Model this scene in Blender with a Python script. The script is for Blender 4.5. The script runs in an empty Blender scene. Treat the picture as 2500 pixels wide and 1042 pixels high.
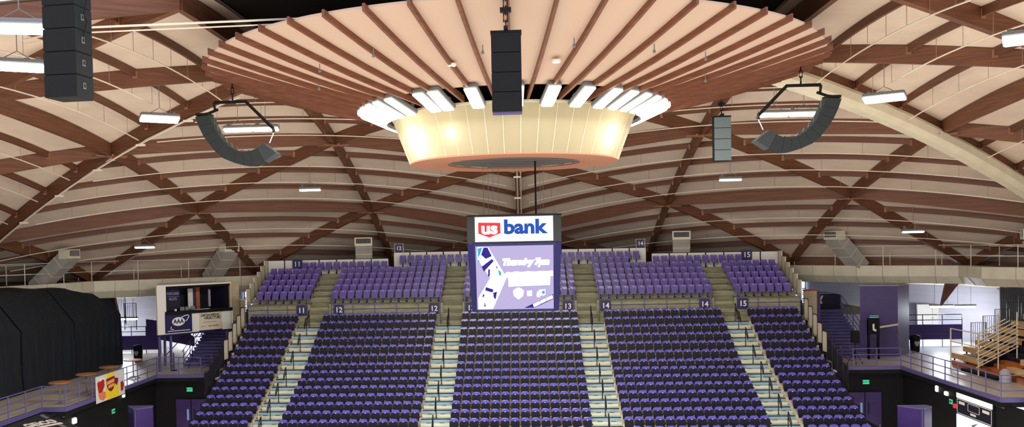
import bpy, math, random
from math import sin, cos, pi, radians, hypot, sqrt, atan2
from mathutils import Vector, Matrix
random.seed(7)
scene = bpy.context.scene
COL = scene.collection

# ---------------------------------------------------------------- camera
cd = bpy.data.cameras.new('camera'); cam = bpy.data.objects.new('camera', cd); COL.objects.link(cam)
cd.sensor_fit = 'HORIZONTAL'; cd.sensor_width = 36.0; cd.lens = 2308.92 / 2500 * 36
cd.shift_x = (1250 - 1141.4) / 2500; cd.shift_y = (667.0 - 521) / 2500
cd.clip_start = 0.1; cd.clip_end = 500
yaw, pit, rol = -0.0589, -0.0311, 0.020
F = Vector((sin(yaw) * cos(pit), cos(yaw) * cos(pit), sin(pit)))
R0 = Vector((cos(yaw), -sin(yaw), 0)); U0 = R0.cross(F)
R1 = R0 * cos(rol) - U0 * sin(rol); U1 = R0 * sin(rol) + U0 * cos(rol)
M = Matrix((R1, U1, -F)).transposed().to_4x4(); M.translation = Vector((0.271, 0, 13.0))
cam.matrix_world = M
scene.camera = cam

# ---------------------------------------------------------------- world, exposure
W = bpy.data.worlds.new('world'); scene.world = W; W.use_nodes = True
nt = W.node_tree; nt.nodes.clear()
wo = nt.nodes.new('ShaderNodeOutputWorld'); wb = nt.nodes.new('ShaderNodeBackground')
wt = nt.nodes.new('ShaderNodeTexCoord'); wx = nt.nodes.new('ShaderNodeSeparateXYZ'); wr = nt.nodes.new('ShaderNodeValToRGB')
mp = nt.nodes.new('ShaderNodeMapRange'); mp.inputs['From Min'].default_value = -1; mp.inputs['From Max'].default_value = 1
nt.links.new(wt.outputs['Generated'], wx.inputs[0]); nt.links.new(wx.outputs['Z'], mp.inputs['Value'])
nt.links.new(mp.outputs[0], wr.inputs[0]); nt.links.new(wr.outputs[0], wb.inputs[0]); nt.links.new(wb.outputs[0], wo.inputs[0])
wr.color_ramp.elements[0].position = 0.30; wr.color_ramp.elements[0].color = (1.0, 0.86, 0.72, 1)
wr.color_ramp.elements[1].position = 0.62; wr.color_ramp.elements[1].color = (0.80, 0.84, 1.0, 1)
wb.inputs[1].default_value = 0.95
scene.view_settings.view_transform = 'Standard'; scene.view_settings.look = 'None'
scene.view_settings.exposure = 0.75; scene.view_settings.gamma = 1.0; scene.view_settings.use_curve_mapping = False

# ---------------------------------------------------------------- materials
def s2l(c):
    c = c / 255.0
    return c / 12.92 if c <= 0.04045 else ((c + 0.055) / 1.055) ** 2.4
def rgb(r, g, b): return (s2l(r), s2l(g), s2l(b), 1)
MATS = {}
def mat(name, col, rough=0.6, metal=0.0, noise=None, var=0.15, spec=0.5, bump=0.0):
    """noise = scale vector of a position-driven noise that varies the colour by var."""
    m = bpy.data.materials.new(name); m.use_nodes = True; MATS[name] = m
    n = m.node_tree; b = n.nodes['Principled BSDF']
    b.inputs['Base Color'].default_value = rgb(*col); b.inputs['Roughness'].default_value = rough
    b.inputs['Metallic'].default_value = metal; b.inputs['Specular IOR Level'].default_value = spec
    if noise:
        g = n.nodes.new('ShaderNodeNewGeometry'); mpp = n.nodes.new('ShaderNodeVectorMath'); mpp.operation = 'MULTIPLY'
        mpp.inputs[1].default_value = noise
        t = n.nodes.new('ShaderNodeTexNoise'); t.inputs['Scale'].default_value = 1.0; t.inputs['Detail'].default_value = 4
        r = n.nodes.new('ShaderNodeMapRange'); r.inputs['From Min'].default_value = 0.3; r.inputs['From Max'].default_value = 0.7
        r.inputs['To Min'].default_value = 1 - var; r.inputs['To Max'].default_value = 1 + var
        mx = n.nodes.new('ShaderNodeVectorMath'); mx.operation = 'SCALE'; mx.inputs[0].default_value = rgb(*col)[:3]
        n.links.new(g.outputs['Position'], mpp.inputs[0]); n.links.new(mpp.outputs[0], t.inputs['Vector'])
        n.links.new(t.outputs['Fac'], r.inputs['Value']); n.links.new(r.outputs[0], mx.inputs['Scale'])
        n.links.new(mx.outputs[0], b.inputs['Base Color'])
        if bump:
            bp = n.nodes.new('ShaderNodeBump'); bp.inputs['Strength'].default_value = bump
            n.links.new(t.outputs['Fac'], bp.inputs['Height']); n.links.new(bp.outputs[0], b.inputs['Normal'])
    return m
def emit(name, col, strength):
    m = bpy.data.materials.new(name); m.use_nodes = True; MATS[name] = m
    n = m.node_tree; n.nodes.clear(); o = n.nodes.new('ShaderNodeOutputMaterial'); e = n.nodes.new('ShaderNodeEmission')
    e.inputs[0].default_value = rgb(*col); e.inputs[1].default_value = strength; n.links.new(e.outputs[0], o.inputs[0]); return m

glulam = mat('glulam', (106, 66, 44), 0.6, noise=(0.6, 0.6, 14), var=0.28)
purlin_m = mat('purlin_wood', (98, 60, 41), 0.6, noise=(0.6, 0.6, 14), var=0.25)
slat_m = mat('slat_wood', (116, 70, 48), 0.5, noise=(2, 2, 12), var=0.25)
deck_m = mat('roof_deck', (222, 205, 188), 0.9, noise=(0.8, 0.8, 3), var=0.06)
dark_m = mat('dark_roof_liner', (20, 17, 16), 0.9)
peach_m = mat('fan_panel', (202, 178, 160), 0.8)
copper_m = mat('copper_ring', (186, 130, 102), 0.6)
pipe_m = mat('white_pipe', (232, 222, 205), 0.4)
rod_m = mat('hanger_rod_steel', (150, 130, 112), 0.5)
duct_m = mat('cream_duct', (224, 218, 194), 0.55, noise=(1.5, 1.5, 1.5), var=0.07)
galv_m = mat('galvanised_duct', (172, 170, 164), 0.5, noise=(1.2, 1.2, 1.2), var=0.1)
black_m = mat('black_paint', (10, 10, 14), 0.7, spec=0.3)
speaker_m = mat('speaker_grille', (26, 31, 34), 0.7, spec=0.3)
speakerj_m = mat('speaker_grille_green_grey', (44, 51, 52), 0.65, spec=0.3)
speakerlit_m = mat('speaker_grille_grey', (96, 110, 114), 0.6)  # paler tone paints in the light falling on the far column
speakerb_m = mat('speaker_grille_black', (12, 13, 16), 0.7, spec=0.3)
speaker2_m = mat('speaker_side', (48, 54, 58), 0.55)
seatp_m = mat('seat_plastic_purple', (80, 66, 172), 0.28, spec=0.6)
seatk_m = mat('seat_plastic_black', (12, 11, 24), 0.5, spec=0.25)
upplit_m = mat('upper_seat_plastic', (108, 86, 176), 0.3, spec=0.6)  # lighter backrest tone paints in light from above
uppshade_m = mat('upper_seat_pan', (82, 64, 142), 0.38)  # same plastic, darkened to paint in the shade on the pan
glint_m = mat('number_plate', (225, 222, 240), 0.3)  # white tab that imitates the specular glint on each seat
post_m = mat('seat_metal', (130, 120, 110), 0.5)
riser_m = mat('cream_riser', (216, 208, 178), 0.7, noise=(1.5, 3, 6), var=0.12)
tread_m = mat('blue_tread', (150, 176, 184), 0.6, noise=(2, 2, 2), var=0.12)
conc_m = mat('olive_concrete', (150, 148, 118), 0.85, noise=(1.5, 3, 8), var=0.22)
conc2_m = mat('olive_concrete_dark', (118, 116, 92), 0.85, noise=(1.5, 3, 8), var=0.2)
cream_m = mat('cream_panel', (222, 214, 190), 0.7)
wall_m = mat('concourse_wall', (168, 167, 174), 0.8, noise=(0.3, 0.3, 5), var=0.06)
floor_m = mat('concourse_floor', (192, 186, 174), 0.35, noise=(0.5, 0.5, 0.5), var=0.1)
purple_m = mat('purple_paint', (64, 44, 108), 0.45, noise=(1, 1, 4), var=0.12)
rail_m = mat('purple_rail', (98, 90, 142), 0.4)
railb_m = mat('black_rail', (16, 16, 24), 0.4)
railw_m = mat('white_rail', (214, 204, 178), 0.45)
navy_m = mat('navy_sign', (28, 24, 84), 0.5)
white_m = mat('white_paint', (240, 238, 230), 0.6)
curtain_m = mat('black_drape', (19, 27, 37), 0.95, noise=(4, 4, 0.4), var=0.3)
bench_m = mat('pine_bench', (212, 172, 120), 0.5, noise=(2, 1, 8), var=0.12)
orange_m = mat('orange_plywood', (176, 100, 44), 0.55, noise=(2, 2, 4), var=0.2)
table_m = mat('table_top_wood', (170, 110, 62), 0.4, noise=(6, 2, 2), var=0.15)
mesh_m = mat('dark_mesh', (92, 82, 72), 0.8)
gray_m = mat('grey_housing', (120, 122, 124), 0.5)
red_m = mat('red_paint', (186, 42, 34), 0.5)
steel_m = mat('steel_plate', (150, 104, 76), 0.55)
booth_m = mat('booth_navy', (20, 18, 42), 0.6)
brick_m = mat('cream_brick', (208, 194, 160), 0.8, noise=(1, 1, 9), var=0.08)
sunfloor = floor_m
lamp_m = emit('lamp_lens', (255, 250, 238), 9.0)
lampr_m = emit('ring_lamp_lens', (255, 248, 226), 4.0)
lampc_m = emit('cool_lamp_lens', (238, 242, 255), 16.0)
lampd_m = emit('dim_lamp_lens', (250, 250, 235), 3.0)
day_m = emit('daylight_pane', (196, 212, 255), 2.2)
pane_m = emit('dim_pane', (150, 170, 220), 0.35)
exit_m = emit('exit_green', (60, 220, 160), 0.7)
signlit_m = emit('lit_white', (255, 255, 250), 1.6)
scr_m = emit('screen_lavender', (186, 174, 216), 0.68)
scrw_m = emit('screen_white', (255, 252, 255), 1.8)
scrn_m = emit('screen_navy', (58, 46, 140), 0.7)
scrt_m = emit('screen_teal', (60, 160, 190), 0.8)
bankw_m = emit('sign_white', (255, 255, 255), 1.1)
bankr_m = emit('sign_red', (226, 60, 62), 0.8)
bankb_m = emit('sign_blue', (46, 84, 176), 0.7)
redled_m = emit('red_led', (255, 30, 40), 1.5)

# fabric of the cone: light comes through it
cone_m = bpy.data.materials.new('cone_fabric'); cone_m.use_nodes = True
n = cone_m.node_tree; b = n.nodes['Principled BSDF']; b.inputs['Base Color'].default_value = rgb(172, 166, 138); b.inputs['Roughness'].default_value = 0.7
tr = n.nodes.new('ShaderNodeBsdfTranslucent'); tr.inputs[0].default_value = rgb(236, 228, 196)
ms = n.nodes.new('ShaderNodeMixShader'); ms.inputs[0].default_value = 0.30
n.links.new(b.outputs[0], ms.inputs[1]); n.links.new(tr.outputs[0], ms.inputs[2]); n.links.new(ms.outputs[0], n.nodes['Material Output'].inputs[0])

# ---------------------------------------------------------------- helpers
class MB:
    def __init__(s): s.v = []; s.f = []; s.mi = []; s.mats = []
    def idx(s, m):
        if m not in s.mats: s.mats.append(m)
        return s.mats.index(m)
    def add(s, vs, fs, m, mx=None):
        o = len(s.v); k = s.idx(m)
        s.v += [tuple(mx @ Vector(v)) if mx is not None else tuple(v) for v in vs]
        for f in fs: s.f.append([o + i for i in f]); s.mi.append(k)
        return s
    def box(s, x0, x1, y0, y1, z0, z1, m, mx=None):
        return s.add([(x0,y0,z0),(x1,y0,z0),(x1,y1,z0),(x0,y1,z0),(x0,y0,z1),(x1,y0,z1),(x1,y1,z1),(x0,y1,z1)],
                     [(3,2,1,0),(4,5,6,7),(0,1,5,4),(1,2,6,5),(2,3,7,6),(3,0,4,7)], m, mx)
    def bbox(s, x0, x1, y0, y1, z0, z1, m, b=0.02, mx=None):
        """box with chamfered vertical and horizontal edges"""
        vs = []; 
        for (z, i) in ((z0, b), (z0 + b, 0), (z1 - b, 0), (z1, b)):
            X0, X1, Y0, Y1 = x0 + i, x1 - i, y0 + i, y1 - i
            vs += [(X0+b,Y0,z),(X1-b,Y0,z),(X1,Y0+b,z),(X1,Y1-b,z),(X1-b,Y1,z),(X0+b,Y1,z),(X0,Y1-b,z),(X0,Y0+b,z)]
        fs = [tuple(range(7,-1,-1)), tuple(range(24,32))]
        for r in range(3):
            for i in range(8): fs.append((r*8+i, r*8+(i+1)%8, r*8+8+(i+1)%8, r*8+8+i))
        return s.add(vs, fs, m, mx)
    def tube(s, pts, r, m, n=6, mx=None, closed=False):
        pts = [Vector(p) for p in pts]; vs = []; fs = []; L = len(pts)
        for i, p in enumerate(pts):
            a = pts[i-1] if (i > 0 or closed) else p; c = pts[(i+1) % L] if (i < L-1 or closed) else p
            d = (c - a).normalized(); u = d.cross(Vector((0,0,1)))
            if u.length < 1e-3: u = d.cross(Vector((0,1,0)))
            u.normalize(); w = d.cross(u)
            for k in range(n):
                t = 2*pi*k/n; vs.append(p + u*(r*cos(t)) + w*(r*sin(t)))
        for i in range(L if closed else L-1):
            for k in range(n):
                A = i*n; B = ((i+1) % L)*n
                fs.append((A+k, A+(k+1)%n, B+(k+1)%n, B+k))
        if not closed: fs += [tuple(range(n-1,-1,-1)), tuple(range((L-1)*n, L*n))]
        return s.add(vs, fs, m, mx)
    def prism(s, poly, z0, z1, m, mx=None, top=None):
        """vertical prism over plan polygon; top optional other polygon"""
        n = len(poly); top = top or poly
        vs = [(x,y,z0) for x,y in poly] + [(x,y,z1) for x,y in top]
        fs = [tuple(range(n-1,-1,-1)), tuple(range(n,2*n))] + [(i,(i+1)%n,n+(i+1)%n,n+i) for i in range(n)]
        return s.add(vs, fs, m, mx)
    def sweep(s, pts, prof, m, lateral=None):
        """profile (side, up) swept along pts"""
        pts = [Vector(p) for p in pts]; n = len(prof); vs = []; fs = []
        for i, p in enumerate(pts):
            a = pts[max(i-1,0)]; c = pts[min(i+1,len(pts)-1)]; d = c - a; d.z = 0; d.normalize()
            u = Vector((d.y, -d.x, 0))
            for (q, h) in prof: vs.append(p + u*q + Vector((0,0,h)))
        for i in range(len(pts)-1):
            for k in range(n): fs.append((i*n+k, i*n+(k+1)%n, (i+1)*n+(k+1)%n, (i+1)*n+k))
        fs += [tuple(range(n-1,-1,-1)), tuple(range((len(pts)-1)*n, len(pts)*n))]
        return s.add(vs, fs, m)
    def lathe(s, prof, m, n=16, mx=None):
        vs = []; fs = []
        for (r, z) in prof:
            for k in range(n): vs.append((r*cos(2*pi*k/n), r*sin(2*pi*k/n), z))
        for i in range(len(prof)-1):
            for k in range(n): fs.append((i*n+k, i*n+(k+1)%n, (i+1)*n+(k+1)%n, (i+1)*n+k))
        fs += [tuple(range(n-1,-1,-1)), tuple(range((len(prof)-1)*n, len(prof)*n))]
        return s.add(vs, fs, m, mx)
    def me(s, name):
        me = bpy.data.meshes.new(name); me.from_pydata(s.v, [], s.f)
        for m in s.mats: me.materials.append(m)
        me.polygons.foreach_set('material_index', s.mi); me.validate(); me.update(); return me
    def build(s, name, parent=None, smooth=False):
        me = s.me(name)
        if smooth: me.polygons.foreach_set('use_smooth', [True]*len(me.polygons))
        o = bpy.data.objects.new(name, me); COL.objects.link(o)
        if parent is not None: o.parent = parent
        return o
WORDN = {'11': 'eleven', '12': 'twelve', '13': 'thirteen', '14': 'fourteen', '15': 'fifteen'}
def tag(o, label=None, cat=None, group=None, kind=None):
    if label:
        for k_, v_ in WORDN.items(): label = label.replace(k_, v_)
    if label: o['label'] = label
    if cat: o['category'] = cat
    if group: o['group'] = group
    if kind: o['kind'] = kind
    return o
def thing(name, label, cat, loc=(0,0,0), rz=0.0, group=None):
    o = bpy.data.objects.new(name, None); COL.objects.link(o); o.location = loc; o.rotation_euler = (0,0,rz)
    return tag(o, label, cat, group)
def clone(root, loc, rz, label, group=None):
    r = root.copy(); COL.objects.link(r); r.location = loc; r.rotation_euler = (0,0,rz); r['label'] = label
    if group: r['group'] = group
    for ch in kids[root.name]:
        c = ch.copy(); COL.objects.link(c); c.parent = r
    return r
kids = {}
DG = None
def text(name, s, size, mx, m, parent=None, ext=0.01, bold=0.0, sx=1.0, align='CENTER', shear=0.0, space=1.0):
    c = bpy.data.curves.new(name, 'FONT'); c.body = s; c.size = size; c.extrude = ext; c.offset = bold; c.shear = shear
    c.align_x = align; c.align_y = 'CENTER'; c.space_character = space; c.resolution_u = 3
    t = bpy.data.objects.new('tmp_text', c); COL.objects.link(t); bpy.context.view_layer.update()
    me = bpy.data.meshes.new_from_object(t.evaluated_get(bpy.context.evaluated_depsgraph_get()))
    bpy.data.objects.remove(t); bpy.data.curves.remove(c)
    me.name = name; me.transform(Matrix.Diagonal((sx, 1, 1, 1))); me.transform(mx)
    me.materials.clear(); me.materials.append(m)
    o = bpy.data.objects.new(name, me); COL.objects.link(o)
    if parent is not None: o.parent = parent
    return o
def facing(loc, right, up=(0,0,1)):
    """matrix whose local x is 'right', y is 'up', z points to the viewer side"""
    r = Vector(right).normalized(); u = Vector(up); u = (u - r*u.dot(r)).normalized(); n = r.cross(u)
    m = Matrix((r, u, n)).transposed().to_4x4(); m.translation = Vector(loc); return m
def lerp(a, b, t): return a + (b - a)*t
ORD = ['first','second','third','fourth','fifth','sixth','seventh','eighth','ninth','tenth','eleventh','twelfth','thirteenth','fourteenth','fifteenth','sixteenth']

# ================================================================ THE DOME
CY = 34.0
RR = [0.001, 11.5, 22.87, 33.68, 43.46, 50.0]
def sph(r): return 13 + 8.07 - 78.0176 + sqrt(max(78.0176**2 - r*r, 1))
def z4(t): return 11.07 - 0.30*((abs(t-0.5)/0.25)**2)
def ktpos(sec, k, t):
    """plan position in sector sec (az 60*sec..60*sec+60, positive to the left) at ring value k and fraction t"""
    i = min(int(k), 4); r = lerp(RR[i], RR[i+1], k-i)
    a0 = radians(60*sec); a1 = radians(60*sec+60)
    x = lerp(-sin(a0), -sin(a1), t)*r; y = lerp(cos(a0), cos(a1), t)*r
    z = sph(hypot(x, y))
    if k > 3:
        a = RR[4]; xx = lerp(-sin(a0), -sin(a1), t)*a; yy = lerp(cos(a0), cos(a1), t)*a
        w = (k-3)**1.5; z = z + w*(z4(t) - sph(hypot(xx, yy))) if k <= 4 else z4(t) - (k-4)*3.0
    return Vector((x, CY + y, z))
def seen(p, mx=0.64, mz=0.36):
    return p.y > 9 and abs(p.x)/p.y < mx and (p.z-13)/p.y < mz
def st(sec, k, s):
    i = min(int(k), 4); r = lerp(RR[i], RR[i+1], k-i); return ktpos(sec, k, s/r)
def member(pa, pb, n=8):
    """pa, pb = (sec,k,t); straight in plan, following the shell"""
    (s, k0, t0), (_, k1, t1) = pa, pb; out = []
    r = lambda k: lerp(RR[min(int(k),4)], RR[min(int(k),4)+1], k-min(int(k),4))
    for i in range(n+1):
        f = i/n; rr = lerp(r(k0), r(k1), f); ss = lerp(t0*r(k0), t1*r(k1), f)
        k = k0 + (k1-k0)*((rr - r(k0))/(r(k1)-r(k0)) if abs(r(k1)-r(k0)) > 1e-6 else f)
        out.append(ktpos(s, k, ss/rr))
    return out
DEPTH = 0.56
def sidew(p): return 'left of the scoreboard' if p.x < -1 else ('right of the scoreboard' if p.x > 1 else 'in line with the scoreboard')
nb = 0
def beam(path, w, z0, z1, m, name, label, group, sag=0.0):
    b = MB(); b.sweep(path, [(-w/2, z0), (w/2, z0), (w/2, z1), (-w/2, z1)], m)
    if sag:
        n_ = len(path)
        for i in range(n_):
            d_ = sag*sin(pi*i/(n_-1))
            for q in (0, 1): v = b.v[i*4+q]; b.v[i*4+q] = (v[0], v[1], v[2]-d_)
    o = b.build(name); tag(o, label, 'roof beam', group, 'structure'); return o
for sec in (-2, -1, 0, 1):
    for k in (1, 2, 3, 4):
        for j in range(k):                                           # ring members
            P = member((sec, k, j/k), (sec, k, (j+1)/k))
            if any(seen(p) for p in P):
                beam(P, 0.22, 0, DEPTH, glulam, 'roof_beam', 'deep brown laminated ring beam arching between two steel joints of the roof', 'ring beams of the wooden dome', 0.17)
        if k < 4:
            for j in range(k+1):
                for dj in (0, 1):
                    if j == k and dj == 1 and sec != 1 : continue    # shared boundary
                    P = member((sec, k, j/k), (sec, k+1, (j+dj)/(k+1)))
                    if any(seen(p) for p in P):
                        beam(P, 0.24, 0.0, DEPTH, glulam, 'roof_beam', 'deep brown laminated diagonal rib crossing the pale roof', 'diagonal ribs of the wooden dome', 0.12)
            for m_ in (1, 2, 3):                                      # purlins
                f = m_/4; kk = k + f; rk, rk1 = RR[k], RR[k+1]; rr = lerp(rk, rk1, f)
                ss = []
                for j in range(k+1): ss += [lerp(j/k*rk, j/(k+1)*rk1, f), lerp(j/k*rk, (j+1)/(k+1)*rk1, f)]
                ss = sorted(set(round(s, 4) for s in ss))
                for a, c in zip(ss[:-1], ss[1:]):
                    if c - a < 0.6: continue
                    P = member((sec, kk, (a+0.14)/rr), (sec, kk, (c-0.14)/rr), 6)
                    if any(seen(p) for p in P):
                        o = beam(P, 0.11, 0.27, DEPTH, purlin_m, 'roof_purlin', 'slim brown purlin running across a pale roof bay between deep ribs', 'purlins of the wooden dome')
                        h = MB()
                        for q in (P[0], P[-1]): h.box(q.x-0.08, q.x+0.08, q.y-0.08, q.y+0.08, q.z+0.2, q.z+0.5, steel_m)
                        h.build('joist_hanger', o)
            
# steel star plates at the joints
for sec in (-2, -1, 0, 1):
    for k in (2, 3, 4):
        for j in range(k+1):
            if j == k and sec != 1: continue
            p = ktpos(sec, k, j/k)
            if not seen(p, 0.56, 0.30): continue
            b = MB()
            for i in range(3):
                mx = Matrix.Translation(p + Vector((0,0,-0.02))) @ Matrix.Rotation(radians(60*i + 60*sec), 4, 'Z')
                b.box(-0.85, 0.85, -0.045, 0.045, -0.03, 0.03, steel_m, mx)
            b.lathe([(0.16, -0.08), (0.16, 0.35)], steel_m, 8, Matrix.Translation(p))
            tag(b.build('joint_plate'), 'small star-shaped steel plate where six brown ribs meet', 'joint plate', 'steel joints of the dome', 'structure')
# roof deck, one sheet per sector
for sec in (-2, -1, 0, 1):
    b = MB(); vs = []; fs = []; NK, NT = 34, 26; ks = [0.95 + (4.62-0.95)*i/NK for i in range(NK+1)]
    for k in ks:
        for j in range(NT+1):
            p = ktpos(sec, k, j/NT); vs.append((p.x, p.y, p.z + DEPTH + 0.01))
    N1 = NT+1
    for i in range(NK):
        for j in range(NT): fs.append((i*N1+j, i*N1+j+1, (i+1)*N1+j+1, (i+1)*N1+j))
    no = len(vs); vs += [(x, y, z+0.12) for x, y, z in vs]
    fs += [tuple(no+q for q in reversed(f)) for f in fs]
    b.add(vs, fs, deck_m); o = b.build('ceiling', smooth=True)
    tag(o, ['pale boarded roof deck of the far right bay group','pale boarded roof deck right of the centre seam','pale boarded roof deck left of the centre seam','pale boarded roof deck of the near left bay group'][sec+2], 'ceiling', None, 'structure')
b = MB(); b.lathe([(0.3, sph(0.3)+1.1), (6, sph(6)+1.0), (11.9, sph(11.9)+0.66), (11.9, sph(11.9)+0.75), (6, sph(6)+1.1), (0.3, sph(0.3)+1.2)], dark_m, 48, Matrix.Translation((0, CY, 0)))
tag(b.build('ceiling_centre'), 'black liner of the roof above the round wooden fan', 'ceiling', None, 'structure')

# sprinkler pipes following the purlins, hung from short rods
pn = 0
for sec in (-2, -1, 0, 1):
    for kk in (1.28, 1.53, 1.78, 2.26, 2.51, 2.76, 3.24, 3.50):
        P = [ktpos(sec, kk, 0.03 + 0.94*i/16) + Vector((0,0,-0.28)) for i in range(17)]
        P = [p for p in P if seen(p, 0.6, 0.33)]
        if len(P) < 3: continue
        b = MB(); b.tube(P, 0.026, pipe_m, 6)
        for p in P[1:-1:2]: b.tube([p, p + Vector((0,0,DEPTH+0.28))], 0.010, rod_m, 4)
        o = b.build('sprinkler_pipe'); pn += 1
        tag(o, 'thin white sprinkler pipe running across the roof bays below the purlins', 'pipe', 'white sprinkler pipes under the dome')
# main riser pipes along the sector seams
for sec, lab in ((0, 'white sprinkler main hanging down the centre seam of the roof'), (1, 'white sprinkler main along the left seam rib of the roof')):
    b = MB(); P = [ktpos(sec, k, 0) + Vector((0.0,0,-0.22)) for k in [1.2+0.1*i for i in range(27)]]
    b.tube(P, 0.05, pipe_m, 8)
    if sec == 0: b.tube([p + Vector((0.22, 0, 0.1)) for p in P], 0.04, pipe_m, 8)
    o = b.build('sprinkler_main'); tag(o, lab, 'pipe')
    b = MB()
    for p in P[3::3]: b.box(p.x-0.22, p.x+0.22, p.y-0.05, p.y+0.05, p.z-0.12, p.z-0.02, pipe_m)
    b.build('pipe_bracket', o)
b = MB(); b.tube([(-14.5,27.6,19.35),(-12.2,27.0,19.5),(-6.0,27.0,19.55)], 0.032, pipe_m, 8); b.tube([(-14.5,27.7,19.24),(-12.2,27.1,19.38),(-6.0,27.1,19.44)], 0.022, pipe_m, 8)
tag(b.build('water_main'), 'double cream pipe crossing the dark roof at upper left above the fan', 'pipe')
# big air duct along the right seam
P = [ktpos(-1, k, 0) + Vector((0,0,-0.15)) for k in [1.05+0.15*i for i in range(15)]]
b = MB(); b.sweep(P, [(-0.42,-0.25),(-0.25,-0.5),(0.25,-0.5),(0.42,-0.25),(0.42,0.1),(0.25,0.3),(-0.25,0.3),(-0.42,0.1)], duct_m)
for p in P[1:]: b.tube([p + Vector((-0.43,0,-0.1)), p + Vector((-0.25,0,-0.51)), p + Vector((0.25,0,-0.51)), p + Vector((0.43,0,-0.1))], 0.012, duct_m, 4)
o = b.build('air_duct'); tag(o, 'long cream air duct descending along the roof seam at upper right', 'air duct')

# ================================================================ THE FAN AND CONE
Tc = Matrix.Translation((0, CY, 0))
def fanz(r): 
    t = (r-4.3)/6.0; return 17.75 + 1.55*t + 0.0*t*(1-t)
fan = thing('ceiling_fan_canopy', 'huge round peach canopy with radiating brown slats hung under the roof', 'canopy', (0, CY, 17.5))
def fpt(a, f):
    """point on the canopy underside: f 0 at the drum, 1 at the rim (rim circle is centred a metre behind the drum)"""
    r0, r1 = 4.42, 11.0
    x0, y0 = r0*sin(a), -r0*cos(a); x1, y1 = r1*sin(a), 1.0 - r1*cos(a)
    return (lerp(x0, x1, f), lerp(y0, y1, f), lerp(0.12, 1.80, f) - 0.10*sin(pi*f))
NF = 54
b = MB(); vs = []; fs = []; F_ = [0.13, 0.3, 0.5, 0.7, 0.85, 0.97]
for i in range(NF*2):
    a = pi*i/NF
    for f in F_: x, y, z = fpt(a, f); vs.append((x, y, z))
    for f in F_: x, y, z = fpt(a, f); vs.append((x, y, z+0.06))
n6 = len(F_)
for i in range(NF*2):
    A = i*2*n6; B = ((i+1) % (NF*2))*2*n6
    for j in range(n6-1): fs.append((A+j, B+j, B+j+1, A+j+1)); fs.append((A+n6+j+1, B+n6+j+1, B+n6+j, A+n6+j))
    fs.append((A+n6-1, B+n6-1, B+2*n6-1, A+2*n6-1)); fs.append((A, A+n6, B+n6, B))
b.add(vs, fs, peach_m); b.build('panel', fan)
for i in range(NF):
    a = 2*pi*i/NF; b = MB(); vs = []; w = 0.043; u = (cos(a), sin(a))
    for f in (0.0, 0.15, 0.3, 0.5, 0.7, 0.85, 1.0):
        x, y, z = fpt(a, f); zt = z + 0.03; zb = z - 0.17
        vs += [(x-u[0]*w, y-u[1]*w, zb), (x+u[0]*w, y+u[1]*w, zb), (x+u[0]*w, y+u[1]*w, zt), (x-u[0]*w, y-u[1]*w, zt)]
    fs = [(3,2,1,0), (24,25,26,27)] + [(q*4+k, q*4+(k+1)%4, q*4+4+(k+1)%4, q*4+4+k) for q in range(6) for k in range(4)]
    b.add(vs, fs, slat_m); b.build('slat', fan)
b = MB(); b.lathe([(4.35, 0.55), (5.6, 0.75), (5.6, 0.85), (4.35, 0.65)], dark_m, 64); b.build('inner_liner', fan)
for az, r in ((-28, 8.2), (-9, 7.8), (9, 8.1), (27, 8.0), (-46, 8.0), (46, 8.0), (62, 7.0), (-63, 7.2)):
    a = radians(az+3.6 if az % 2 else az); b = MB(); x, y = r*sin(a), -r*cos(a)
    b.lathe([(0.02, 0.08), (0.05, 0.11), (0.035, 0.16), (0.015, 0.2), (0.015, 0.34)], gray_m, 8, Matrix.Translation((x, y, fpt(a, (r-4.4)/6.3)[2]-0.30)))
    tag(b.build('sprinkler_head', fan))
for az in (-14, 11):
    a = radians(az); r = 6.9; b = MB(); b.lathe([(0.1, 0), (0.13, 0.03), (0.13, 0.09)], white_m, 12, Matrix.Translation((r*sin(a), -r*cos(a), fpt(a, (r-4.4)/6.3)[2]-0.09)))
    tag(b.build('smoke_detector', fan))

cone = thing('drum_lantern', 'cream fabric drum tapering downward at the centre of the fan', 'lantern', (0, CY, 15.87))
b = MB(); N = 90; vs = []; fs = []
for i in range(N):
    a = 2*pi*i/N
    for j in range(5):
        f = j/4; r = lerp(3.69, 4.27, f); vs.append((r*sin(a), -r*cos(a), 1.566*f))
for i in range(N):
    for j in range(4): A = i*5+j; B = ((i+1)%N)*5+j; fs.append((A, B, B+1, A+1))
b.add(vs, fs, cone_m); b.build('fabric_shade', cone, smooth=True)
b = MB()
for i in range(45):
    a = 2*pi*(i+0.5)/45
    b.tube([(3.70*sin(a), -3.70*cos(a), 0), (4.285*sin(a), -4.285*cos(a), 1.56)], 0.013, cream_m, 4)
b.build('seam_rib', cone)
b = MB(); b.lathe([(4.24, 1.52), (4.31, 1.53), (4.31, 1.60), (4.24, 1.61)], cream_m, 90); b.build('top_rim', cone)
b = MB(); vs = []; fs = []
for i in range(N):
    a = 2*pi*i/N
    for r, z in ((2.354, 0), (3.70, 0), (3.70, 0.05), (2.354, 0.05)): vs.append((r*sin(a), -r*cos(a), z-0.03))
for i in range(N):
    for k in range(4): A = i*4; B = ((i+1)%N)*4; fs.append((A+k, A+(k+1)%4, B+(k+1)%4, B+k))
b.add(vs, fs, copper_m); b.build('bottom_ring', cone)
b = MB(); b.lathe([(0.01, 0.03), (2.36, 0.03), (2.36, 0.06), (0.01, 0.06)], mesh_m, 60)
for i in range(-3, 4): b.box(-sqrt(5.4-(i*0.7)**2), sqrt(5.4-(i*0.7)**2), i*0.7-0.02, i*0.7+0.02, 0.0, 0.03, gray_m)
b.build('mesh_screen', cone)

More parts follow.
